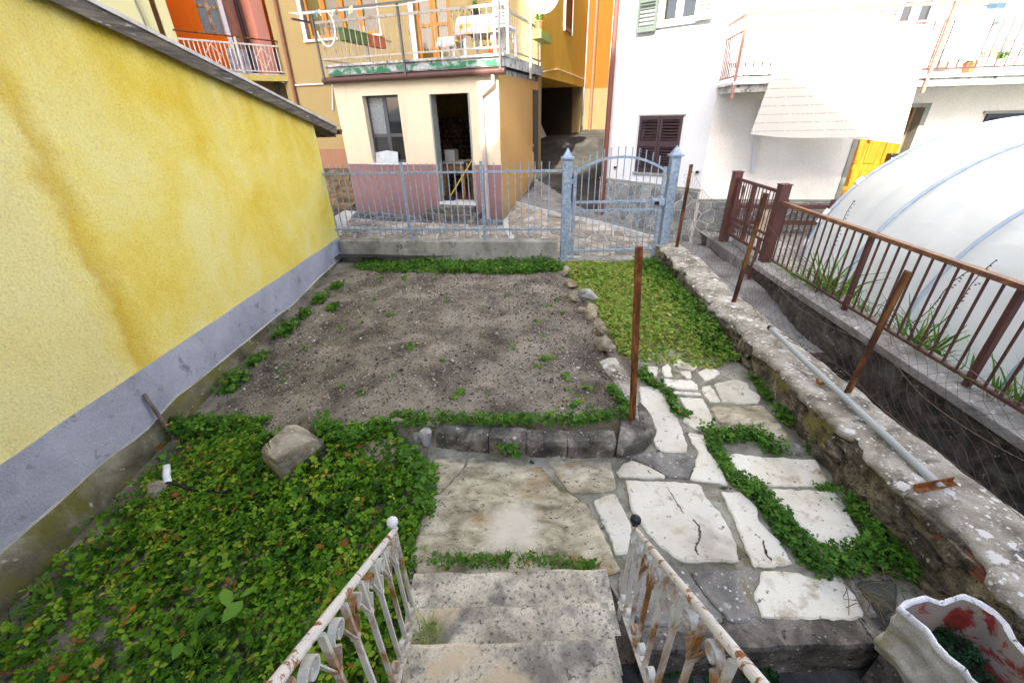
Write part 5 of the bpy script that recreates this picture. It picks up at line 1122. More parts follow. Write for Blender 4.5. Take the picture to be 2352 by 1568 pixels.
# alley end building
FB = Fr(AL.p(ae+.02, .0, 0), 19)
fb = thing('alley_house', 'orange-tan house front closing the end of the alley', 'house', FB.p(1, -.5, 1)); MB().boxf(FB, .02, 3.2, -3, 0, 0, 9).build('wall', plaster('deep_ochre', (.20, .085, .012)), fb); MB().boxf(FB, .02, 3.2, .001, .02, 0, 2.7).build('base_paint', plaster('umber_base', (.25, .16, .08)), fb)
tube('downspout', [FB.p(.28, .07, 9), FB.p(.28, .07, 1.4)], .06, flat('umber_pipe', (.20, .10, .05), .5), fb)

# ================================================================== ORANGE / CREAM HOUSE ON THE LEFT
JW = TN.p(JU, 0, 0); LO = Fr(JW, -46)
lo = thing('orange_house', 'cream house with recessed orange loggia and small balcony', 'house', LO.p(-2, -1, .3))
ru = -2.16
MB().boxf(LO, -7, ru-.30, -.35, 0, 0, 9).build('cream_wall', CREAM, lo)
MB().boxf(LO, ru-.18, ru, -.3, .02, 0, 9).build('pillar', CREAM, lo)
MB().boxf(LO, ru-.299, ru-.181, -.35, -.12, 0, 9).build('dark_reveal', flat('brown_reveal', (.13, .05, .025), .8), lo)
ow = [LO.px(458, 40, -.9)[0], LO.px(511, 40, -.9)[0], LO.px(490, 80, -.9)[1], 5.6]; osn = [LO.px(524, 60, -.9)[0], LO.px(583, 60, -.9)[0], LO.px(560, 97, -.9)[1]-.55, 5.6]
mb = MB(); wall_open(LO, ru-.4, .6, 3.0, 9, -1.15, -.9, [tuple(ow), (osn[0], osn[1], 3.0, 5.6)], mb); mb.build('loggia_wall', ORANGE, lo)
MB().boxf(LO, ru-.0, ru+.012, -.9, -.301, 3.1, 9).build('loggia_side', ORANGE, lo)
casement(LO, lo, ow[0], ow[1], -1.02, ow[2], ow[3], 2, rustpaint('rusty_sash', (.55, .42, .25), (.38, .17, .03), .42, .55, 9), FROST, (.35, .7), .035, .04)
sh2 = MB().boxf(LO, osn[0]-.10, osn[0], -1.0, -.88, 3.1, 5.6).build('reveal', FRAMEW, lo)
so_ = MB().boxf(LO, osn[0], osn[1], -1.05, -1.03, 3.1, 5.6).build('roller_shutter', SHUTP, lo)
slm = MB().box((-(osn[1]-osn[0])/2, -.012, -.026), ((osn[1]-osn[0])/2, .012, .026)).mesh('slat', SHUTP); yaw = math.atan2(LO.u[1], LO.u[0])
for i in range(42): place('slat', slm, LO.p((osn[0]+osn[1])/2, -1.015, 3.15+i*.058), so_, (R(8), 0, yaw))
MB().boxf(LO, -.95, .4, -.898, -.88, 3.1, 3.66).build('grey_dado', M('grey_dado', [(.3, (.22, .23, .27)), (.7, (.40, .40, .44))], 7, .9, .5), lo)
MB().boxf(LO, ru, .10, -.9, .10, 2.90, 3.03).build('balcony_slab', plaster('yellow_slab', (.62, .52, .16), (.3, .3, .3), .7), lo)
MB().boxf(LO, ru, .09, -.9, .08, 3.031, 3.06).build('balcony_floor', SLABE, lo)
MB().boxf(LO, ru-.1, .35, -1.0, -.45, 0, 2.899).build('lower_wall', TANW, lo)
MB().boxf(LO, -.28, .02, -.88, -.30, 3.06, 9).build('pink_return', PINK, lo)
tube('black_pipe', [LO.p(-.48, -.82, 9), LO.p(-.40, -.82, 3.06)], .05, BLACKP, lo); tube('waste_pipe', [LO.p(-.2, -.1, 2.9), LO.p(-.2, -.1, 2.6), LO.p(-.0, -.05, 2.3), LO.p(0, -.05, 1)], .05, BLACKP, lo)
RW = rustpaint('white_balcony_paint', (.68, .66, .62), (.36, .17, .04), .58, .68, 12)
MB().boxf(LO, ru, .06, .04, .07, 3.655, 3.69).build('top_rail', RW, lo); MB().boxf(LO, ru, .06, .04, .07, 3.10, 3.125).build('bottom_rail', RW, lo)
MB().tube([LO.p(ru-.05, .06, 3.83), LO.p(.10, .06, 3.78)], .016, 8).build('handrail', RUST, lo)
bm_ = MB().box((-.007, -.007, 0), (.007, .007, .60)).mesh('baluster', RW)
for i in range(1, 24): place('baluster', bm_, LO.p(ru+i*.092, .055, 3.09), lo)
MB().boxf(LO, -1.0, -.955, .072, .10, 3.05, 3.80).build('rail_post', RW, lo)
for cu in (-1.55, -.42):
    pts = [LO.p(cu, .085, 3.62), LO.p(cu+.17, .085, 3.40), LO.p(cu, .085, 3.18), LO.p(cu-.17, .085, 3.40), LO.p(cu, .085, 3.62)]; mb = MB()
    for a, b in zip(pts[:-1], pts[1:]): mb.bar(a, b, .014, .014)
    mb.build('diamond', RW, lo)
tube('cable', [LO.p(LO.px(300, 0)[0], .02, 5), LO.p(LO.px(345, 70)[0], .02, 3.2)], .02, flat('grey_cable', (.25, .26, .2)), lo)
casement(LO, lo, -4.3, -3.52, -.05, LO.px(215, 22)[1], 5.6, 2, flat('bluegrey_frame', (.30, .36, .45)), GLASS, (), .06, .07)

# ================================================================== WHITE HOUSE
wh = thing('white_house', 'white rendered house with grey stone plinth and long balcony', 'house', WL.p(-.5, -1, -.4))
wu = -2.07; t0u, t0z = WL.px(1474, 266); t1u, t1z = WL.px(1546, 397)
hole = (t0u, t1u+.03, t1z, t0z)
uw = (WL.px(1512, 40)[0], WL.px(1598, 40)[0], WL.px(1560, 52)[1], 4.75)
mb = MB(); wall_open(WL, wu, .0, -1, 8.5, -.3, 0, [hole, uw], mb); mb.build('corner_wall', WHITE, wh)
MB().boxf(WL, wu+.002, -.3, -4, -.301, -1, 8.5).build('side_body', WHITE, wh)
dl2, dr2 = WR.px(1935, 430)[0], WR.px(2125, 246)[0]; dz2 = 1.93
w2 = (WR.px(2262, 270)[0], WR.px(2262, 270)[0]+1.0, .75, WR.px(2262, 262)[1]); w3 = (WR.px(2075, 20)[0], WR.px(2165, 20)[0], 2.35, 4.4)
mb = MB(); wall_open(WR, .0, 9, -1, 8.5, -.35, -.002, [(dl2, dr2, -.3, dz2), w2, w3], mb); mb.build('balcony_wall', WHITER, wh)
MB().boxf(WR, .5, 9, -6, -.9, -1, 8.5).build('rear_body', WHITE, wh)
MB().prism([WL.p(wu-.3, .4, 8.5), WR.p(0, .5, 8.5), WR.p(9.5, .5, 8.5), WR.p(9.5, -6.3, 8.5), WL.p(wu-.3, -4.3, 8.5)], (0, 0, .25)).build('roof', TILE, wh)
# plinth: mortar bed and single stones
zt0, zt1 = WL.px(1378, 409)[1], WL.px(1590, 436)[1]
zf = lambda u: zt0+(zt1-zt0)*(u-wu)/(-wu)
V = [WL.p(wu-.01, .022, -.9), WL.p(.02, .022, -.9), WL.p(.02, .022, zt1), WL.p(wu-.01, .022, zt0)]; pm = MB().prism(V, Vector(WL.p(0, -.02, 0))-Vector(WL.p(0, 0, 0))).build('plinth', MORTAR, wh)
def plinth_stones(fr, reg, size, gap, seed, parent):
    for c in cells(reg, size, gap, .45, seed):
        if area(c) < 0: c = c[::-1]
        n = len(c); c2 = inset(c, .006); c2 = c2 if len(c2) == n else c; dn = random.uniform(0, .006)
        V = [fr.p(a, .015, z) for a, z in c]+[fr.p(a, .030+dn, z) for a, z in c]+[fr.p(a, .036+dn, z) for a, z in c2]
        F = [tuple(range(2*n, 3*n))]+[(i, (i+1) % n, n+(i+1) % n, n+i) for i in range(n)]+[(n+i, n+(i+1) % n, 2*n+(i+1) % n, 2*n+i) for i in range(n)]
        mobj('plinth_stone', V, F, STONEGREY, parent)
plinth_stones(WL, [(wu+.01, -.12), (-.0, -.5), (-.0, zt1-.03), (wu+.01, zt0-.03)], .17, .009, 21, pm)
V = [WL.p(wu-.02, .05, zt0), WL.p(.03, .05, zt1), WL.p(.03, .05, zt1+.025), WL.p(wu-.02, .05, zt0+.025)]; MB().prism(V, Vector(WL.p(0, -.05, 0))-Vector(WL.p(0, 0, 0))).build('plinth_cap', GREYF, wh)
pz2 = WR.px(1800, 461)[1]
pm2 = MB().boxf(WR, .01, dl2-.08, .0, .022, -.9, pz2).build('plinth', MORTAR, wh); MB().boxf(WR, .0, dl2-.08, 0, .045, pz2+.001, pz2+.025).build('plinth_cap', GREYF, wh)
plinth_stones(WR, [(.03, -.6), (dl2-.1, -.6), (dl2-.1, pz2-.02), (.03, pz2-.02)], .21, .010, 22, pm2)
# ground-floor shuttered window
um = (hole[0]+hole[1])/2
shutter(WL, wh, hole[0]-.01, um-.004, .005, hole[2]-.01, hole[3]-.01, SHUT, .52, .046); shutter(WL, wh, um+.004, hole[1]+.01, .005, hole[2]-.01, hole[3]-.01, SHUT, .52, .046)
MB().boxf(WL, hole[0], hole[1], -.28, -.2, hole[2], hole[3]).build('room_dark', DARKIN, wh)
MB().boxf(WL, hole[0]-.05, hole[1]+.05, -.05, .05, hole[2]-.05, hole[2]-.02).build('window_sill', GREYF, wh); MB().boxf(WL, hole[0]-.04, hole[1]+.04, -.05, .045, hole[3]-.005, hole[3]+.015).build('lintel', GREYF, wh)
for u in (hole[0]-.45, hole[1]+.42): MB().boxf(WL, u-.02, u+.03, .001, .05, hole[2]+.02, hole[2]+.06).build('shutter_catch', BLACKM, wh)
casement(WL, wh, uw[0], uw[1], -.14, uw[2], uw[3], 2, flat('beige_frame', (.62, .56, .46)), GLASS, (), .06, .05); MB().boxf(WL, uw[0]-.05, uw[1]+.05, -.1, .05, uw[2]-.04, uw[2]-.002).build('window_sill', MARB, wh)
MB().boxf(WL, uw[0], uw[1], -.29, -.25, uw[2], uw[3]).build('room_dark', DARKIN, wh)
shutter(WL, wh, WL.px(1468, 40)[0], WL.px(1506, 40)[0]+.06, .06, uw[2]-.08, 4.75, SHUTG, .3, .05); shutter(WL, wh, WL.px(1601, 40)[0], WL.px(1640, 40)[0], .06, uw[2]-.02, 4.75, SHUTL, .3, .05)
tube('downspout', [WL.p(wu+.10, .07, 8.4), WL.p(wu+.10, .07, .0)], .05, flat('redbrown_pipe', (.16, .055, .04), .5), wh)
tube('drain_pipe', [WR.p(WR.px(1738, 250)[0], .04, 2.1), WR.p(WR.px(1728, 395)[0], .04, .95)], .03, WHITE, wh)
# door
MB().boxf(WR, dl2-.07, dl2, -.2, .02, -.4, dz2+.06).boxf(WR, dr2, dr2+.07, -.2, .02, -.4, dz2+.06).boxf(WR, dl2, dr2, -.2, .019, dz2+.001, dz2+.06).build('door_frame', GREYF, wh)
dd = MB().boxf(WR, dl2, dr2, -.34, -.25, -.35, dz2).build('door', WOODD, wh)
nc, nrw = 3, 5; cwid = (dr2-dl2)/nc; rh = (dz2+.35)/nrw
for i in range(nc):
    for j in range(nrw):
        a, b, c, d = dl2+cwid*i+.05, dl2+cwid*(i+1)-.05, -.35+rh*j+.05, -.35+rh*(j+1)-.05
        MB().boxf(WR, a, b, -.249, -.232, c, d).build('door_panel', WOODD, dd, bev=.012)
lc = WR.px(2054, 362, -.1); la = thing('door_lamp', 'small black box lamp beside the golden door', 'lamp', WR.p(lc[0], -.1, lc[1])); MB().boxf(WR, lc[0]-.06, lc[0]+.06, -.23, -.10, lc[1]-.06, lc[1]+.06).build('housing', BLACKM, la, bev=.01); MB().boxf(WR, lc[0]-.04, lc[0]+.03, -.099, -.09, lc[1]-.05, lc[1]-.0).build('lens', PLW, la)
shutter(WR, wh, w2[0], (w2[0]+w2[1])/2-.003, .0, w2[2], w2[3], SHUTB, .4); shutter(WR, wh, (w2[0]+w2[1])/2+.003, w2[1], .0, w2[2], w2[3], SHUTB, .4); MB().boxf(WR, w2[0]-.05, w2[1]+.05, -.1, .03, w2[3]+.001, w2[3]+.04).build('lintel', GREYF, wh)
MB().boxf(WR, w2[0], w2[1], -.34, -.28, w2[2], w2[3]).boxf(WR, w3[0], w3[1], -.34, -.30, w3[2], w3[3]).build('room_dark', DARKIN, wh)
casement(WR, wh, w3[0], w3[1], -.2, w3[2], w3[3], 2, FRAMEW, GLASS, (.5,), .06, .05, 'balcony_door'); shutter(WR, wh, w3[0]-.6, w3[0]-.03, .01, w3[2], w3[3], SHUTL, .45, .06); shutter(WR, wh, w3[1]+.03, w3[1]+.6, .01, w3[2], w3[3], SHUTL, .45, .06)
# balcony
bz = 2.20
MB().boxf(WR, .03, 8, .001, .90, bz, bz+.10).build('balcony_slab', SLABE, wh); MB().boxf(WR, -.02, 8, .001, .95, bz+.101, bz+.14).build('balcony_edge', MARB, wh)
PR = flat('pinkish_brown_rail', (.34, .16, .13), .5)
MB().boxf(WR, -.0, 8, .86, .91, 3.13, 3.17).build('handrail', PR, wh); MB().boxf(WR, .0, 8, .87, .90, 2.95, 2.975).build('mid_rail', PR, wh); MB().boxf(WR, .0, 8, .87, .90, 2.40, 2.42).build('bottom_rail', flat('dark_iron', (.06, .03, .03)), wh)
bmm = MB().box((-.006, -.006, 0), (.006, .006, .53)).mesh('baluster', flat('dark_baluster', (.12, .05, .05)))
for i in range(1, 68):
    u = i*.115; place('baluster', bmm, WR.p(u, .885, 2.42), wh)
SB = Fr(WR.p(0.0, 0, 0), 100); 
for i in range(8): place('baluster', bmm, WR.p(.0, .06+i*.105, 2.42), wh)
for a_, b_ in ((2.95, 2.975), (2.40, 2.42), (3.13, 3.17)): MB().boxf(WR, -.014, .014, .02, .86, a_, b_).build('side_rail', PR, wh)
for u in (.0, 2.55, 5.2): MB().boxf(WR, u-.02, u+.02, .911, .945, 2.12, 3.16).build('rail_post', PR, wh)
# hanging awning sheet
TLc, TMc, TRc = WR.px(1808, 81, 1.0), WR.px(1895, 53, 1.0), WR.px(2150, 55, 1.0); BLc, BRc = WR.px(1722, 308, 1.05), WR.px(2067, 328, 1.05)
ku, kv = 50, 36; V = []
for j in range(kv+1):
    v = j/kv
    for i in range(ku+1):
        s_ = i/ku; top_u = TLc[0]+(TRc[0]-TLc[0])*s_; top_z = TLc[1]+(TMc[1]-TLc[1])*min(1, s_/.3) if s_ < .3 else TMc[1]+(TRc[1]-TMc[1])*(s_-.3)/.7
        bu = BLc[0]+(BRc[0]-BLc[0])*s_; bz_ = BLc[1]+(BRc[1]-BLc[1])*s_-.02*math.sin(s_*7)
        wv = .025*math.sin(s_*13+v*2)*v+.012*math.sin(s_*31+1)*v
        V.append(WR.p(top_u+(bu-top_u)*v, .96+.09*v+wv, top_z+(bz_-top_z)*v))
F = [(j*(ku+1)+i, j*(ku+1)+i+1, (j+1)*(ku+1)+i+1, (j+1)*(ku+1)+i) for j in range(kv) for i in range(ku)]
aw = mobj('awning_sheet', V, F, AWN, smooth=True); tag(aw, 'big pale striped cloth hung over the balcony railing', 'awning')
# laundry sheets and blue towel further right
def hang(name, u0, u1, z0, z1, n, m, label):
    V = []; 
    for j in range(13):
        for i in range(17): s_, v = i/16, j/12; V.append(WR.p(u0+(u1-u0)*s_, n+.02*math.sin(s_*14)*v, z1+(z0-z1)*v-.01*math.sin(s_*9)))
    tag(mobj(name, V, [(j*17+i, j*17+i+1, (j+1)*17+i+1, (j+1)*17+i) for j in range(12) for i in range(16)], m, smooth=True), label, 'laundry')
WCL = flat('white_linen', (.82, .82, .82), .9)
hang('white_sheet', 2.62, 3.05, 2.50, 2.96, .94, WCL, 'white sheet hung on the balcony rail right of the striped cloth'); hang('white_towel', 3.75, 4.35, 2.50, 2.96, .94, WCL, 'white towel on the balcony rail at the right picture edge'); hang('blue_towel', 3.0, 3.22, 2.72, 3.20, .80, BLUEC, 'pale blue towel drying above the balcony')
pot('balcony_pot', WR.p(3.16, .7, bz+.141), .08, .14, TERRA, 'terracotta pot with green plant on the white balcony', 'flowerpot', WEED, .22); pot('pale_pot', WR.p(3.5, .7, bz+.141), .09, .16, PLW, 'pale pot with green plant on the white balcony', 'flowerpot', WEED, .25)

# ================================================================== BROWN GATE, RAILING, BOUNDARY WALL
F0, F1 = np.array([3.66, 5.94]), np.array([3.5, 2.2]); BF = Fr(F0, 92.45)
bw = thing('boundary_wall', 'rough dark retaining wall with pale concrete coping under brown railing', 'wall', BF.p(2, -.1, -.6))
kk = 120; V = []; Lw = 7.2
for i in range(kk+1):
    u = -.25+Lw*i/kk
    for n_, z in ((.02, -1.0), (.02, -.8), (.03, -.65), (.02, -.5), (.03, -.35), (.02, -.2), (.02, -.09), (-.3, -.09)): V.append(BF.p(u, n_, z))
V = np.array(V); V[:, 0] -= .025*fbm(V, 5, 3)
F = [(i*8+j, (i+1)*8+j, (i+1)*8+j+1, i*8+j+1)[::-1] for i in range(kk) for j in range(7)]+[tuple(range(8))]
mobj('face', V, F, RUBW, bw, smooth=True)
MB().boxf(BF, -.3, Lw, -.32, .075, -.085, -.005).build('coping', M('coping_concrete', [(.25, (.20, .20, .18)), (.6, (.34, .33, .31)), (.8, (.44, .43, .40))], 3, .95, .6, 50, .008, spots=[(16, .64, .69, (.62, .61, .58)), (6, .6, .7, (.16, .16, .14))]), bw, bev=.008)
MB().boxf(BF, -1.75, -.3, -.2, .06, -.75, -.09).build('gate_footing', CONC, bw)
rf = thing('brown_railing', 'brown painted iron railing with rusty handrail along the lane', 'railing', BF.p(2, -.1, 0))
MB().boxf(BF, .06, 6.6, -.135, -.075, .82, .86).build('handrail', rustpaint('rusty_handrail', (.16, .065, .04), (.34, .15, .06), .42, .58, 5), rf); MB().boxf(BF, .06, 6.6, -.12, -.09, .05, .075).build('bottom_rail', BRPAINT, rf)
bmm = MB().box((-.0075, -.0075, .075), (.0075, .0075, .82)).mesh('baluster', BRPAINT)
ub = [BF.px(1994, 560, -.1)[0], BF.px(2290, 760, -.1)[0]]; ub.append(2*ub[1]-ub[0]); ub.append(2*ub[2]-ub[1])
prev = .06
for u in ub:
    nn = max(2, round((u-prev)/.118))
    for i in range(1, nn): place('baluster', bmm, BF.p(prev+(u-prev)*i/nn, -.105, 0), rf, (0, 0, R(-2.4)))
    MB().boxf(BF, u-.022, u+.022, -.135, -.09, -.0, .822).build('post', BRPAINT, rf); prev = u
bg_ = thing('brown_gate', 'brown iron double gate with scrollwork between square posts', 'gate', BF.p(-.7, 0, 0))
gu0, gu1 = -1.45, -.02
for u, z0 in ((gu0, -.15), (gu1, -.02)):
    po = MB().boxf(BF, u-.065, u+.065, -.17, -.04, z0, 1.06).build('post', BRPAINT, bg_, bev=.006); MB().boxf(BF, u-.072, u+.072, -.177, -.033, 1.061, 1.075).build('post_cap', BRPAINT, po)
mid = (gu0+gu1)/2-.08
for a, b in ((gu0+.075, mid), (mid+.004, gu1-.075)):
    lf_ = MB().boxf(BF, a, a+.045, -.13, -.09, .06, .98).boxf(BF, b-.045, b, -.13, -.09, .06, .98).boxf(BF, a+.045, b-.045, -.129, -.091, .94, .98).boxf(BF, a+.045, b-.045, -.129, -.091, .06, .10).boxf(BF, a+.045, b-.045, -.125, -.095, .24, .27).boxf(BF, a+.045, b-.045, -.125, -.095, .34, .37).build('leaf', BRPAINT, bg_)
    k_ = 6
    for i in range(1, k_): u = a+.045+(b-a-.09)*i/k_; MB().boxf(BF, u-.006, u+.006, -.116, -.104, .10, .94).build('bar', BRPAINT, lf_)
    cu = (a+b)/2; sc_ = MB(); sc_.tube([BF.p(cu-.04, -.08, .42), BF.p(cu+.03, -.08, .86)], .009, 6); sc_.tube([BF.p(cu+.05, -.08, .42), BF.p(cu-.04, -.08, .86)], .009, 6)
    for s_, zz_ in ((-1, .87), (1, .87), (-1, .46), (1, .46)): sc_.tube([BF.p(cu+s_*(.03+(.03*(1-t*.6))*math.cos(t*7)), -.08, zz_+.03*(1-t*.6)*math.sin(t*7)) for t in np.linspace(0, 1, 12)], .006, 5)
    sc_.build('scrollwork', BRPAINT, lf_)
MB().boxf(BF, mid-.07, mid+.03, -.15, -.07, .55, .68).build('lock_box', BRPAINT, bg_)
MB().bar(BF.p(gu1-.02, .03, .34), BF.p(gu1+.08, .10, -.30), .05, .012, (0, 1, 0)).build('brace', BRPAINT, bg_)
fl = thing('yard_rail', 'low brown timber rail in front of the white house plinth', 'fence', BF.p(.2, -1.2, -.1))
for z in (.12, .40): MB().boxf(WR, .55, 2.2, .35, .40, z, z+.07).build('rail', BRPAINT, fl)
for u in (.6, 1.4, 2.15): MB().boxf(WR, u, u+.06, .30, .349, -.13, .55).build('post', BRPAINT, fl)
tag(MB().boxf(WR, 1.0, 1.22, .45, .50, -.12, .38).build('timber_board', flat('pale_board', (.42, .36, .28), .8)), 'pale upright board behind the brown railing', 'board')
tag(MB().prism([(3.85, 6.6, -.118), (4.6, 6.5, -.118), (4.55, 7.3, -.118), (3.95, 7.3, -.118)], (0, 0, .12)).build('concrete_slab', flat('pale_concrete', (.5, .5, .48), .9)), 'pale concrete slab on the ground behind the brown gate', 'slab')

# ================================================================== POLYTUNNEL
gh = thing('polytunnel', 'plastic-film tunnel greenhouse with blue-grey hoops behind the railing', 'greenhouse', (6, 3.5, -.12))
axd = np.array([math.sin(R(10)), math.cos(R(10))]); pxd = np.array([axd[1], -axd[0]]); oc = np.array([6.72, 5.85]); aW, hT = 2.22, 1.79
def tp(s, th_, k=1.0):                               # s metres from the far end towards the camera
    c = oc-axd*s; x = -aW*k*math.cos(th_); z = -.1+(hT+.1)*k*math.sin(th_); return (c[0]+pxd[0]*x, c[1]+pxd[1]*x, z)
ns, nt_ = 90, 60; V = []
hoops = [0, 1.2, 2.4, 3.6, 4.8, 6.0]
for i in range(ns+1):
    s = 6.6*i/ns; sag = .018*(1-abs(math.cos(math.pi*s/1.2)))
    for j in range(nt_+1):
        t = math.pi*j/nt_; p = np.array(tp(s, max(1e-4, min(math.pi-1e-4, t)))); V.append(p)
V = np.array(V); cen = np.array([oc[0], 0, 0])
S_ = np.repeat(np.linspace(0, 6.6, ns+1), nt_+1); Tt = np.tile(np.linspace(0, math.pi, nt_+1), ns+1)
amp = .012+.022*np.abs(np.sin(np.pi*S_/1.2)); nzv = fbm(np.c_[S_*1.2, Tt*2.4, S_*0+3], 1.3, 3)*amp*1.2+.008*np.sin(S_*17+Tt*9+2*np.sin(Tt*5))*np.abs(np.sin(np.pi*S_/1.2))
V[:, 0] += -np.cos(Tt)*nzv*1.2; V[:, 2] += np.sin(Tt)*nzv-.012*np.abs(np.sin(np.pi*S_/1.2))
mobj('film', V, grid(nt_+1, ns+1), FILM, gh, smooth=True)
endp = [tp(.02, math.pi*j/40) for j in range(41)]; mobj('end_film', endp, [tuple(range(41))], FILM, gh)
for s in hoops: MB().tube([tp(s, math.pi*j/48, 1.012) for j in range(49)], .021, 10).build('hoop', HOOP, gh, smooth=True)
MB().tube([tp(s, math.pi/2, .97) for s in (0, 3, 6.6)], .018, 8).build('ridge_tube', HOOP, gh)
for t in (.12, .30, .36, .62): 
    a, b = tp(-.01, t, 1.02), tp(-.01, t+.05, 1.02); MB().tube([a, b], .034, 10).build('clip', PLW, gh)

# ================================================================== HOUSES BEHIND THE CAMERA (they keep the garden in shade)
def back(q, yy): q = np.array(q); d = np.array(SUND); return q-d*((q[1]-yy)/d[1])
def WLp(x, y): u, z = WL.px(x, y); return WL.p(u, 0, z)
HY = -9.0
ap = back(WLp(1425, 120), HY); r1 = back(WR.p(*(lambda t: (t[0], 1.0, t[1]))(WR.px(2010, 330, 1.0))), HY); l1 = back(SH.p(*(lambda t: (t[0], 0, t[1]))(SH.px(1128, 345))), HY); le = back(SH.p(*(lambda t: (t[0], 0, t[1]))(SH.px(1100, 250))), HY)
sr = (r1[2]-ap[2])/(r1[0]-ap[0]); sl_ = (ap[2]-l1[2])/(ap[0]-l1[0])
hh = thing('gabled_house', 'tall gabled house above the garden steps, behind the camera', 'house', (ap[0], HY-3, -.4))
ez = 6.5; xr_e = ap[0]+(ez-ap[2])/sr; xl_e = ap[0]+(ez-ap[2])/sl_
MB().prism([(xl_e+.35, HY, -.9), (xr_e-.35, HY, -.9), (xr_e-.35, HY, ez-.05), (ap[0], HY, ap[2]-.25), (xl_e+.35, HY, ez-.05)], (0, -9, 0)).build('wall', plaster('pale_pink_wall', (.60, .50, .42)), hh)
for sx_, xe in ((1, xr_e), (-1, xl_e)):
    P = [(ap[0], HY+.15, ap[2]), (xe, HY+.15, ez), (xe, HY+.15, ez-.14), (ap[0], HY+.15, ap[2]-.16)]; MB().prism(P, (0, -9.3, 0)).build('roof_slope', TILE, hh)
HF = Fr((ap[0], HY), 180); 
MB().box((-.45, HY-.02, 1.03), (.5, HY+.04, 3.1)).build('door', WOODT, hh)
for x in (-3.6, 2.2):
    for z in (1.8, 4.6): w_o = MB().box((x, HY-.02, z), (x+1, HY+.05, z+1.4)).build('window', FRAMEW, hh); MB().box((x+.08, HY+.051, z+.08), (x+.92, HY+.06, z+1.32)).build('pane', GLASS, w_o)
nh = thing('tall_neighbour_house', 'tall plain house left behind the camera', 'house', (le[0]-4, HY-3, -.4))
sk = math.tan(SUN_AZ)*7+.3
MB().prism([(le[0], HY-.2, -.9), (le[0]-9, HY-.2, -.9), (le[0]-9-sk, HY-7, -.9), (le[0]-sk, HY-7, -.9)][::-1], (0, 0, 20.9)).build('wall', plaster('grey_beige_wall', (.50, .46, .38)), nh); MB().prism([(le[0]+.02, HY-.1, 20.001), (le[0]-9.2, HY-.1, 20.001), (le[0]-9.2-sk, HY-7.2, 20.001), (le[0]-sk, HY-7.2, 20.001)][::-1], (0, 0, .3)).build('roof', TILE, nh)
for z in (2, 5.2, 8.4, 11.4): w_o = MB().box((le[0]-3, HY-.25, z), (le[0]-2, HY-.15, z+1.5)).build('window', FRAMEW, nh); MB().box((le[0]-2.92, HY-.149, z+.08), (le[0]-2.08, HY-.14, z+1.42)).build('pane', GLASS, nh if False else w_o)
# ================================================================== PLANTS AND SMALL THINGS
def on_soil(P, lift): return np.c_[P, zsoil(P[:, 0], P[:, 1])+lift]
def clump(P, s=1.6, seed=0.): return .5+.5*fbm(np.c_[P, np.full(len(P), seed)], s, 3)
def wpx(px, z): return [tuple(gz(a, b, z)[:2]) for a, b in px]
# ground cover left of the steps
LAWN = [(-2.72, 2.78), (-2.80, 1.9), (-2.82, .15), (-.47, .15), (-.5, .9), (-.55, 1.28), (-.60, 2.1), (-.95, 2.42), (-1.35, 2.36), (-1.9, 2.52), (-2.35, 2.86)]
P = scatter(LAWN, 4600); c = clump(P, 1.5, 3.); keep = rng.random(len(P)) < np.clip(.34+.8*np.clip(c, 0, 1)-.3*(clump(P, 6., 4.) < .25), 0, 1)
edge = np.clip((P[:, 0]+2.84)/.5, 0, 1); keep &= rng.random(len(P)) < .25+.75*edge
P = P[keep]; c = clump(P, 1.5, 3.); h = .01+rng.random(len(P))**1.4*(.03+.11*np.clip(c, 0, 1.2)); P3 = on_soil(P, h)
tn = np.clip(rng.normal(.42, .22, len(P))+1.6*(h-.05)+.18*fbm(np.c_[P, P[:, 0]*0+9], 2.2, 2), 0, 1); dead = rng.random(len(P)) < .012; tn[dead] = 1; tn[rng.random(len(P)) < .02] = .93
k = rng.random(len(P)); a, b = k < .62, k >= .62
Pb = scatter(LAWN, 260); Pb = Pb[clump(Pb, 2.2, 8.) > .62]
o = cloud('ground_cover', [(P3[a], rng.uniform(.018, .040, a.sum()), T_TRI, .42, tn[a]), (P3[b], rng.uniform(.022, .046, b.sum()), T_PALM, .40, tn[b]), (on_soil(Pb, 0.), rng.uniform(.08, .17, len(Pb)), T_BLADE, .55, None)], CLOVER)
tag(o, 'dense green clover and creeping weeds left of the steps', 'ground cover', kind='stuff')
# strip under the fence wall
ST = [(-2.42, 6.16), (-2.3, 6.44), (.74, 6.10), (.76, 5.70), (.2, 5.62), (-.9, 5.72), (-1.9, 5.86)]
P = scatter(ST, 3300); c = clump(P, 2.4, 5.); P = P[rng.random(len(P)) < .4+c]; h = .01+rng.random(len(P))**1.3*.11*np.clip(clump(P, 2.4, 5.), .15, 1.1); k = rng.random(len(P)) < .6; tn = np.clip(rng.normal(.42, .2, len(P)), 0, .94)
Pb = scatter(ST, 700); o = cloud('weed_border', [(on_soil(P, h)[k], rng.uniform(.02, .04, k.sum()), T_PALM, .5, tn[k]), (on_soil(P, h)[~k], rng.uniform(.02, .035, (~k).sum()), T_TRI, .5, tn[~k]), (on_soil(Pb, 0.), rng.uniform(.05, .12, len(Pb)), T_BLADE, .5, None)], WEED)
tag(o, 'strip of leafy weeds along the foot of the fence wall', 'weeds', kind='stuff')
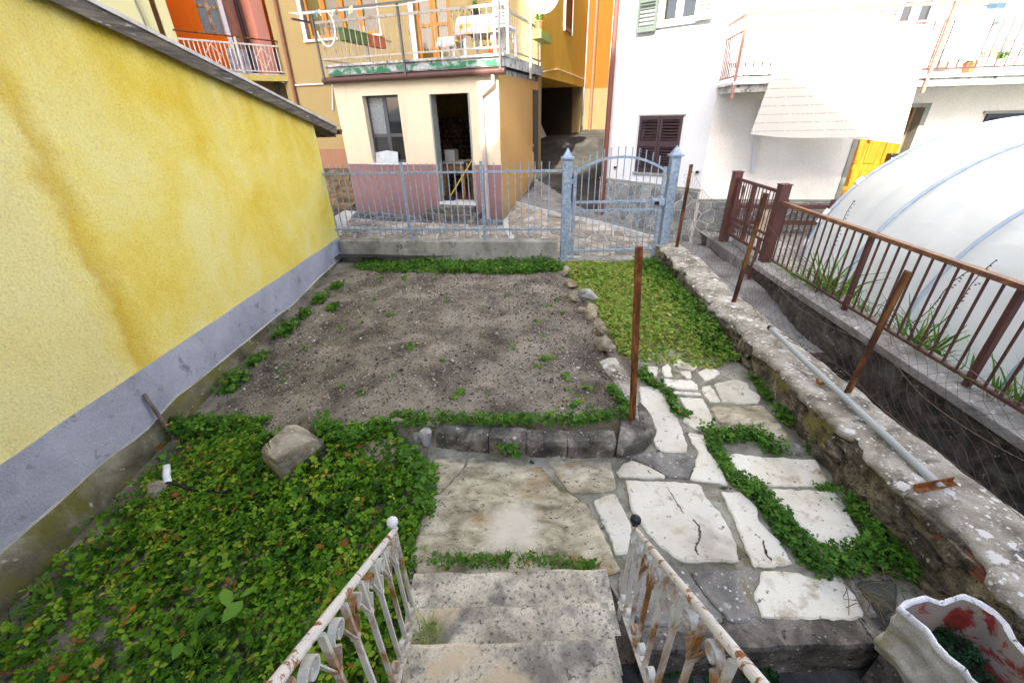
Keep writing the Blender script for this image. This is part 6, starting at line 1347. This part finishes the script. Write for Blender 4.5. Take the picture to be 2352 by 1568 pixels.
# grass patch before the gate
GR = [(.80, 6.04), (2.16, 6.06), (2.10, 4.6), (2.05, 3.22), (1.75, 3.12), (1.25, 3.22), (1.02, 3.42), (.98, 3.9), (.88, 4.8), (.78, 5.6)]
P = scatter(GR, 5200); c = clump(P, 2., 2.); P = P[rng.random(len(P)) < .35+.8*c]; c = clump(P, 2., 2.); wallside = np.clip((P[:, 0]-1.7)/.4, 0, 1); h = .004+rng.random(len(P))**1.5*(.025+.05*np.clip(c, 0, 1)+.05*wallside)
tn = np.clip(rng.normal(.55, .22, len(P))-.3*wallside, 0, 1); Pb = scatter(GR, 5200); hb = rng.uniform(.025, .07, len(Pb)); k = rng.random(len(P)) < .5
o = cloud('grass_patch', [(on_soil(P, h)[k], rng.uniform(.013, .032, k.sum()), T_TRI, .5, tn[k]), (on_soil(P, h)[~k], rng.uniform(.016, .038, (~k).sum()), T_PALM, .5, tn[~k]), (on_soil(Pb, 0.), hb, T_BLADE, .6, np.clip(rng.normal(.6, .25, len(Pb)), 0, 1))], DRYG)
tag(o, 'short yellow-green grass and clover in front of the gate', 'grass', kind='stuff')
P = scatter([(1.80, 5.95), (2.17, 6.0), (2.12, 4.0), (2.06, 3.2), (1.86, 3.4), (1.9, 4.6)], 2300); h = rng.random(len(P))**1.2*.13; o = cloud('wall_foot_weeds', [(on_soil(P, h), rng.uniform(.02, .04, len(P)), T_PALM, .6, np.clip(rng.normal(.3, .2, len(P)), 0, 1))], WEED)
tag(o, 'dark leafy weeds at the foot of the stone wall by the grass', 'weeds', kind='stuff')
# weeds creeping along lines (path joints, wall foot, kerb)
def vine(px, wid, dens, hmax, label, m=WEED, z=None, t=T_TRI, size=(.014, .03), name='creeping_weed', blades=0, dark=0.):
    W = [np.array(gslope(a, b, PA, PB)) if z is None else np.array(gz(a, b, z)) for a, b in px]; Ps = []; Ls = []
    for a, b in zip(W[:-1], W[1:]):
        L = np.linalg.norm(b-a); n = max(3, int(L*dens)); tt_ = rng.random(n); q = a+(b-a)*tt_[:, None]; q[:, :2] += np.clip(rng.normal(0, wid*.5, (n, 2)), -wid*.75, wid*.75); q[:, 2] += .006+rng.random(n)**1.3*hmax*np.exp(-(rng.normal(0, .4, n))**2); Ps.append(q)
    P = np.concatenate(Ps); P = P[rng.random(len(P)) < np.clip(.45+.8*clump(P[:, :2], 7., 2.), 0, 1)]; tn = np.clip(rng.normal(.42-dark, .2, len(P)), 0, 1); k = rng.random(len(P)) < .65
    parts = [(P[k], rng.uniform(*size, k.sum()), t, .5, tn[k]), (P[~k], rng.uniform(size[0]*1.1, size[1]*1.2, (~k).sum()), T_PALM, .5, tn[~k])]
    if blades:
        Q = P[rng.random(len(P)) < blades].copy(); Q[:, 2] -= .01; parts.append((Q, rng.uniform(.04, .10, len(Q)), T_BLADE, .7, np.clip(rng.normal(.6, .25, len(Q)), 0, 1)))
    o = cloud(name, parts, m); tag(o, label, 'weeds'); return o
A_ = lambda *p: [za(*q) for q in p]; C_ = lambda *p: [zc_(*q) for q in p]; B_ = lambda *p: [zb(*q) for q in p]
vine(A_((240, 190), (290, 260), (350, 320), (440, 370)), .06, 900, .07, 'weed tuft beside the foot of the tall rusty post', blades=.15)
vine(A_((490, 400), (550, 520), (610, 620), (700, 620)), .05, 800, .06, 'small weed growing in the joint between two pale flagstones', dark=.1)
vine(A_((860, 780), (1000, 850), (1200, 830), (1340, 800), (1480, 920), (1610, 990)), .085, 1000, .08, 'creeping weed across the upper path joint beside the brown flagstone', blades=.05, dark=.1)
vine(A_((930, 880), (1000, 1030), (1080, 1170), (1200, 1280), (1330, 1350), (1450, 1400)), .06, 1000, .06, 'creeping weed down the middle of the path, upper stretch', blades=.1)
vine(C_((1080, 120), (1220, 220), (1330, 380), (1430, 520), (1550, 660), (1700, 780)), .085, 1300, .08, 'bushy creeping weed down the middle of the path, lower stretch', dark=.12)
vine(C_((1640, 790), (1850, 790), (2050, 720), (2200, 740), (2300, 830)), .10, 1300, .10, 'bushy weed spreading from the path to the stone wall', dark=.15)
vine(A_((1330, 250), (1400, 350), (1470, 450), (1520, 520)), .05, 500, .06, 'thin weeds at the wall foot beside the cracked flagstone')
vine(A_((1540, 560), (1620, 640), (1700, 720)), .06, 900, .09, 'leafy weed clump at the wall foot beside the brown flagstone')
vine(A_((1880, 930), (1960, 1010)), .05, 600, .07, 'weed clump at the wall foot beside the small grey flagstone')
vine(C_((1660, 130), (1760, 150), (1850, 140)), .04, 500, .05, 'small weed in the joint near the stone wall')
vine(C_((1920, 270), (2020, 360), (2110, 470), (2200, 600)), .08, 1100, .09, 'leafy weed along the wall foot opposite the large pale flagstone')
vine(C_((2120, 690), (2250, 700), (2340, 800), (2420, 900)), .09, 900, .13, 'tall weed clump in the corner behind the planter', dark=.15)
vine(B_((110, 1250), (260, 1290), (520, 1300), (800, 1290), (1100, 1270), (1400, 1300), (1750, 1340)), .045, 430, .05, 'grass and weeds in the seam above the first step', blades=.9, size=(.012, .024))
vine([(975, 1440), (990, 1462)], .03, 2200, .05, 'grass tuft beside the steps at the left railing', blades=.9, z=.02, size=(.01, .02))
vine([(1010, 966), (1120, 972), (1240, 968), (1340, 972), (1440, 955)], .05, 700, .08, 'weeds along the top of the kerb at the soil bed', z=.045)
vine([(1400, 890), (1425, 920), (1448, 955)], .03, 800, .06, 'weeds between soil and cement strip near the rusty post', z=.03)
vine([(740, 985), (800, 1010), (860, 1000), (930, 970), (985, 985)], .09, 1100, .10, 'thick weeds between boulder and kerb', z=-.03, blades=.1, size=(.02, .04))
vine([(900, 1010), (940, 1060), (985, 1090), (975, 1180)], .07, 900, .08, 'weeds spilling over the left edge of the brown slab', z=-.08, blades=.15, size=(.018, .035))
vine([(1150, 1030), (1190, 1045)], .03, 700, .06, 'tiny weed growing from a crack in the kerb', z=-.03)
vine([(400, 985), (470, 985), (560, 990), (620, 985)], .11, 1300, .10, 'leafy weeds at the near left corner of the soil bed', z=-.22, size=(.022, .045))
for i, (px, sz, lab) in enumerate((((775, 660), .07, 'farthest weed clump by the footing of the yellow wall'), ((738, 690), .09, 'second weed clump along the footing from the fence'), ((765, 712), .06, 'small weed clump out in the soil near the footing'), ((700, 725), .07, 'yellowish weed clump along the footing of the yellow wall'), ((660, 765), .11, 'large weed clump in the middle of the footing'), ((592, 832), .08, 'weed clump beside the footing below the large one'), ((540, 890), .11, 'spreading weed clump nearest the metal stake'))):
    q = gz(px[0], px[1], float(np.interp(gz(*px, -.1)[1], LY, LZ))); n = int(sz*2300); P = np.c_[q[0]+sz*.6*np.clip(rng.normal(0, 1, n), -1.4, 1.4), q[1]+sz*.95*np.clip(rng.normal(0, 1, n), -1.4, 1.4)]; P3 = on_soil(P, rng.random(n)**1.2*sz*.9)
    tag(cloud('weed_clump', [(P3, rng.uniform(.02, .042, n), T_PALM, .6, None), (on_soil(P[:12], 0.), rng.uniform(.05, .1, 12), T_BLADE, .7, None)], WEED), lab, 'weeds')
# seedlings scattered over the bed
SM = []
for v in range(5):
    n = (7, 10, 6, 14, 9)[v]; P = np.c_[rng.normal(0, .018, n), rng.normal(0, .018, n), rng.random(n)*.025]; T = (T_OVAL, T_PALM, T_TRI, T_PALM, T_OVAL)[v]; V, F = cloud_arrays(P, rng.uniform(.016, .034, n), T, .45); me = mkmesh('seedling', V, F, WEED)
    at = me.attributes.new('tint', 'FLOAT', 'FACE'); at.data.foreach_set('value', np.repeat(np.clip(rng.normal(.6, .2, n), 0, .95), len(T[1])).astype(np.float32)); SM.append(me)
spx = [(895, 725), (905, 865), (660, 838), (655, 880), (785, 892), (830, 905), (945, 800), (1015, 830), (1110, 705), (1030, 690), (1000, 640), (975, 660), (1165, 678), (1180, 660), (1235, 740), (1250, 775), (1215, 785), (1255, 825), (1240, 845), (1290, 800), (1300, 865), (1310, 900), (1265, 705), (1290, 720), (1280, 690), (1345, 890), (1320, 930), (1360, 945), (1280, 935), (1120, 910), (860, 690), (800, 720), (830, 740), (780, 755), (700, 800), (640, 855), (875, 640), (930, 640), (1060, 905), (1180, 800)]
for px in spx:
    q = gz(px[0], px[1], -.03); z = float(zsoil([q[0]], [q[1]])[0]); q = gz(px[0], px[1], z); s = random.uniform(.7, 1.7)
    tag(place('seedling', random.choice(SM), (q[0], q[1], z), None, (0, 0, random.uniform(0, 6)), (s, s, s)), 'small green weed seedling growing in the bare soil bed', 'weeds', 'seedlings scattered over the bare soil')
# pebbles
BED = [(-2.55, 5.95), (.70, 5.72), (.82, 4.6), (.84, 3.3), (.82, 2.48), (-.9, 2.5), (-1.9, 2.6), (-2.68, 2.95)]
P = scatter(BED, 3300); c = clump(P, 1.3, 6.); P = P[rng.random(len(P)) < .35+.6*c+.3*(P[:, 0] > .2)]; s = np.clip(np.exp(rng.normal(-5.2, .55, len(P))), .003, .026); P3 = on_soil(P, s*.25)
tag(cloud('soil_pebbles', [(P3, s, T_PEB, .5, np.clip(rng.beta(2.0, 1.7, len(P)), 0, 1))], PEBM), 'gravel and pebbles scattered through the bare soil', 'gravel', kind='stuff')
P = scatter([(2.5, -.4), (3.45, -.4), (3.5, 4.2), (2.5, 4.2)], 900); z = zst(P[:, 0], P[:, 1]); tag(cloud('lane_rubble', [(np.c_[P, z+.01], np.clip(np.exp(rng.normal(-4.2, .5, len(P))), .006, .05), T_PEB, .6, rng.beta(1.2, 3.5, len(P)))], PEBM), 'dark rubble and clods on the floor of the sunken lane', 'rubble', kind='stuff')
# ditch bush, terrace weeds, iris clumps
P = np.c_[rng.normal(2.72, .13, 900), rng.normal(3.62, .28, 900)]; tag(cloud('ditch_bush', [(np.c_[P, zst(P[:, 0], P[:, 1])+rng.random(900)*.30], rng.uniform(.02, .04, 900), T_TRI, .8, None)], DARKL), 'dark green bush growing in the sunken lane', 'bush')
P = np.c_[rng.normal(3.0, .12, 260), rng.normal(2.1, .22, 260)]; tag(cloud('lane_weeds', [(np.c_[P, zst(P[:, 0], P[:, 1])+rng.random(260)*.12], rng.uniform(.02, .04, 260), T_TRI, .8, None)], DARKL), 'small dark weeds on the lane floor near the pipe end', 'weeds')
for px, n, sd, lab in (((1520, 1530), 170, .10, 'dark weeds on the lower floor beneath the right railing'), ((1640, 1545), 60, .05, 'small dark weed in the middle of the lower floor'), ((1745, 1560), 70, .05, 'small dark weed on the lower floor toward the planter')):
    q = gz(px[0], px[1], -.36); P = np.c_[q[0]+sd*np.clip(rng.normal(0, .8, n), -1, 1), q[1]+sd*.6*np.clip(rng.normal(0, .8, n), -1, 1), -.355+rng.random(n)*.06]; tag(cloud('floor_weed', [(P, rng.uniform(.015, .035, n), T_PALM, .5, None)], DARKL), lab, 'weeds')
IR = leafmat('iris_blades', [(0, (.05, .14, .02)), (.6, (.13, .28, .04)), (.9, (.30, .38, .06)), (1, (.35, .30, .1))])
TI = tmpl_blade(.55, .028)
for i, (px, n, ln) in enumerate((((1905, 640), 80, .55), ((1985, 650), 40, .35), ((2120, 745), 75, .42), ((2330, 905), 45, .40))):
    u, z = BF.px(px[0], px[1], -.28); q = BF.p(u, -.30, -.12); P = np.c_[rng.normal(q[0], .07, n), rng.normal(q[1], .14, n), np.full(n, -.12)]
    tag(cloud('iris_clump', [(P, rng.uniform(.5, 1.15, n)*ln*1.25, TI, .38, None)], IR), ('tall iris-like clump behind the railing nearest the brown gate', 'short leaf clump behind the railing beside the tall iris clump', 'spreading iris-like clump behind the middle of the brown railing', 'leaf clump behind the railing at the right picture edge')[i], 'plant')
for i, (px0, px1) in enumerate((((1885, 600), (1965, 460)), ((2130, 740), (2290, 600)), ((2080, 720), (2225, 625)))):
    u, z = BF.px(*px0, -.3); a = np.array(BF.p(u, -.3, -.1)); u2, z2 = BF.px(*px1, -.34); b = np.array(BF.p(u2, -.34, z2)); pts = [tuple(a+(b-a)*t+np.array([.02*math.sin(6*t), .02*math.sin(9*t), 0])) for t in np.linspace(0, 1, 9)]
    mb = MB(); mb.tube(pts, .004, 5); tt_ = thing('dry_stem', ('dry seed stem rising behind the railing by the iris clump', 'longest dry seed stem against the greenhouse film', 'short dry seed stem left of the longest one')[i], 'plant', tuple(a)); pass
    P = np.array([np.array(pts[4])+(np.array(pts[8])-np.array(pts[4]))*k/13+rng.normal(0, .006, 3) for k in range(14)]); V, F = cloud_arrays(P, .013, T_PEB, .5); mb.add(V, F); mb.build('stem', flat('brown_stem%d' % i, (.06, .035, .02)), tt_)
# fallen leaves and dry stems
FL = []
for v in range(3):
    V0, F0 = (T_PALM, T_OVAL, T_PALM)[v]; V0 = V0.copy(); V0[:, 2] += .25*V0[:, 0]**2; me = mkmesh('fallen_leaf', V0, np.array(F0), ORANGEL); at = me.attributes.new('tint', 'FLOAT', 'FACE'); at.data.foreach_set('value', np.full(len(F0), (.1, .45, .9)[v], np.float32)); FL.append(me)
for px, s in (((215, 1530), .055), ((150, 1550), .045), ((375, 1020), .05), ((365, 1030), .045), ((385, 1012), .04), ((770, 1150), .05), ((815, 1170), .04), ((460, 1180), .03), ((620, 1300), .035), ((490, 1340), .03), ((700, 1480), .04), ((300, 1400), .03), ((560, 1230), .03), ((240, 1290), .03), ((640, 1190), .03), ((430, 1450), .035), ((900, 760), .025), ((1240, 700), .025), ((1310, 720), .03), ((1318, 728), .03), ((1330, 735), .028), ((1480, 700), .03), ((1550, 665), .03), ((1440, 690), .025), ((905, 828), .02), ((600, 850), .03)):
    q = gz(px[0], px[1], -.1); z = float(zsoil([q[0]], [q[1]])[0])+(.05 if q[1] < 2.4 and q[0] < -.5 else .015); q = gz(px[0], px[1], z)
    tag(place('fallen_leaf', random.choice(FL), (q[0], q[1], z), None, (random.uniform(-.3, .3), random.uniform(-.3, .3), random.uniform(0, 6)), (s, s, s)), 'fallen orange-brown leaf lying in the garden', 'leaf', 'fallen autumn leaves')
mb = MB()
for k in range(26):
    x, y = rng.uniform(-2.4, -.6), rng.uniform(.7, 2.3); z = float(zsoil([x], [y])[0]); a = rng.uniform(0, 6.28); L = rng.uniform(.06, .18); mb.tube([(x+math.cos(a)*L*t, y+math.sin(a)*L*t, z+.05+.06*math.sin(3*t)) for t in (0, .35, .7, 1)], .0014, 4)
o = mb.build('dry_stalks', STRAW); o.data.attributes.new('tint', 'FLOAT', 'FACE').data.foreach_set('value', rng.random(len(o.data.polygons)).astype(np.float32)); tag(o, 'thin dry stalks lying among the ground cover', 'stalks', kind='stuff')
mb = MB()
for k in range(22):
    q = np.array(gslope(*zc_(rng.uniform(1900, 2330), rng.uniform(820, 1200)), PA, PB)); a = rng.uniform(0, 6.28); L = rng.uniform(.08, .22); mb.tube([(q[0]+math.cos(a)*L*(t-.5), q[1]+math.sin(a)*L*(t-.5), q[2]+.02+.05*math.sin(3*t)) for t in (0, .3, .65, 1)], .0018, 4)
o = mb.build('dry_twigs', STRAW); o.data.attributes.new('tint', 'FLOAT', 'FACE').data.foreach_set('value', rng.random(len(o.data.polygons)).astype(np.float32)); tag(o, 'dry straw stems lying on the path corner by the planter', 'stalks', kind='stuff')
q = gz(985, 1462, .18); n = 110; P = np.c_[q[0]+.035*np.clip(rng.normal(0, .8, n), -1, 1), q[1]+.05*np.clip(rng.normal(0, .8, n), -1, 1), np.full(n, .178)]
tag(cloud('grass_tuft', [(P, rng.uniform(.05, .15, n), tmpl_blade(.5, .018), .5, np.clip(rng.normal(.65, .25, n), 0, 1))], DRYG), 'long grass tuft growing on the second step beside the left railing', 'grass')
a = gz(808, 1575, -.34); b = gz(832, 1500, -.10); MB().bar(tuple(a), tuple(b), .085, .03).build('wooden_plank', WOODG); tag(bpy.data.objects['wooden_plank'], 'weathered wooden plank leaning beside the steps below the left railing', 'plank')
c = np.array(BF.p(-.12, .13, -.32)); V = [tuple(c+np.array(v)*.06) for v in ((-1, -.6, 0), (.9, -.8, .1), (1.1, .7, -.1), (-.8, .9, .15), (.1, .1, .8))]; tag(mobj('paper_scrap', V, [(0, 1, 4), (1, 2, 4), (2, 3, 4), (3, 0, 4), (3, 2, 1, 0)], PLW), 'crumpled white paper scrap by the brown gate brace', 'litter')
# big-leaf weed at the left railing foot
q = gz(820, 1530, -.38); P = np.c_[rng.normal(q[0], .05, 6), rng.normal(q[1], .05, 6), -.30+rng.random(6)*.1]; tag(cloud('burdock', [(P, rng.uniform(.10, .15, 6), T_PALM, .35, np.clip(rng.normal(.45, .1, 6), 0, .9))], WEED), 'large pale-green leaves below the left railing', 'plant')
# dock-like weeds standing in the ground cover
for i, (px, n, sz) in enumerate((((560, 1440), 9, .11), ((460, 1480), 7, .10), ((720, 1200), 14, .06), ((100, 1380), 26, .13))):
    q = gz(px[0], px[1], -.30); P = np.c_[rng.normal(q[0], .03, n), rng.normal(q[1], .03, n)]; P3 = on_soil(P, .06+rng.random(n)*.05)
    tag(cloud('broadleaf_weed', [(P3, rng.uniform(.7, 1.2, n)*sz, T_BLADE if i == 3 else T_OVAL, .6, np.clip(rng.normal(.55, .15, n), 0, .9))], WEED), ('broad-leaved weed left of the railing in the ground cover', 'second broad-leaved weed further left in the ground cover', 'feathery upright weed near the brown slab edge', 'grass tuft near the footing at the left picture edge')[i], 'weeds')
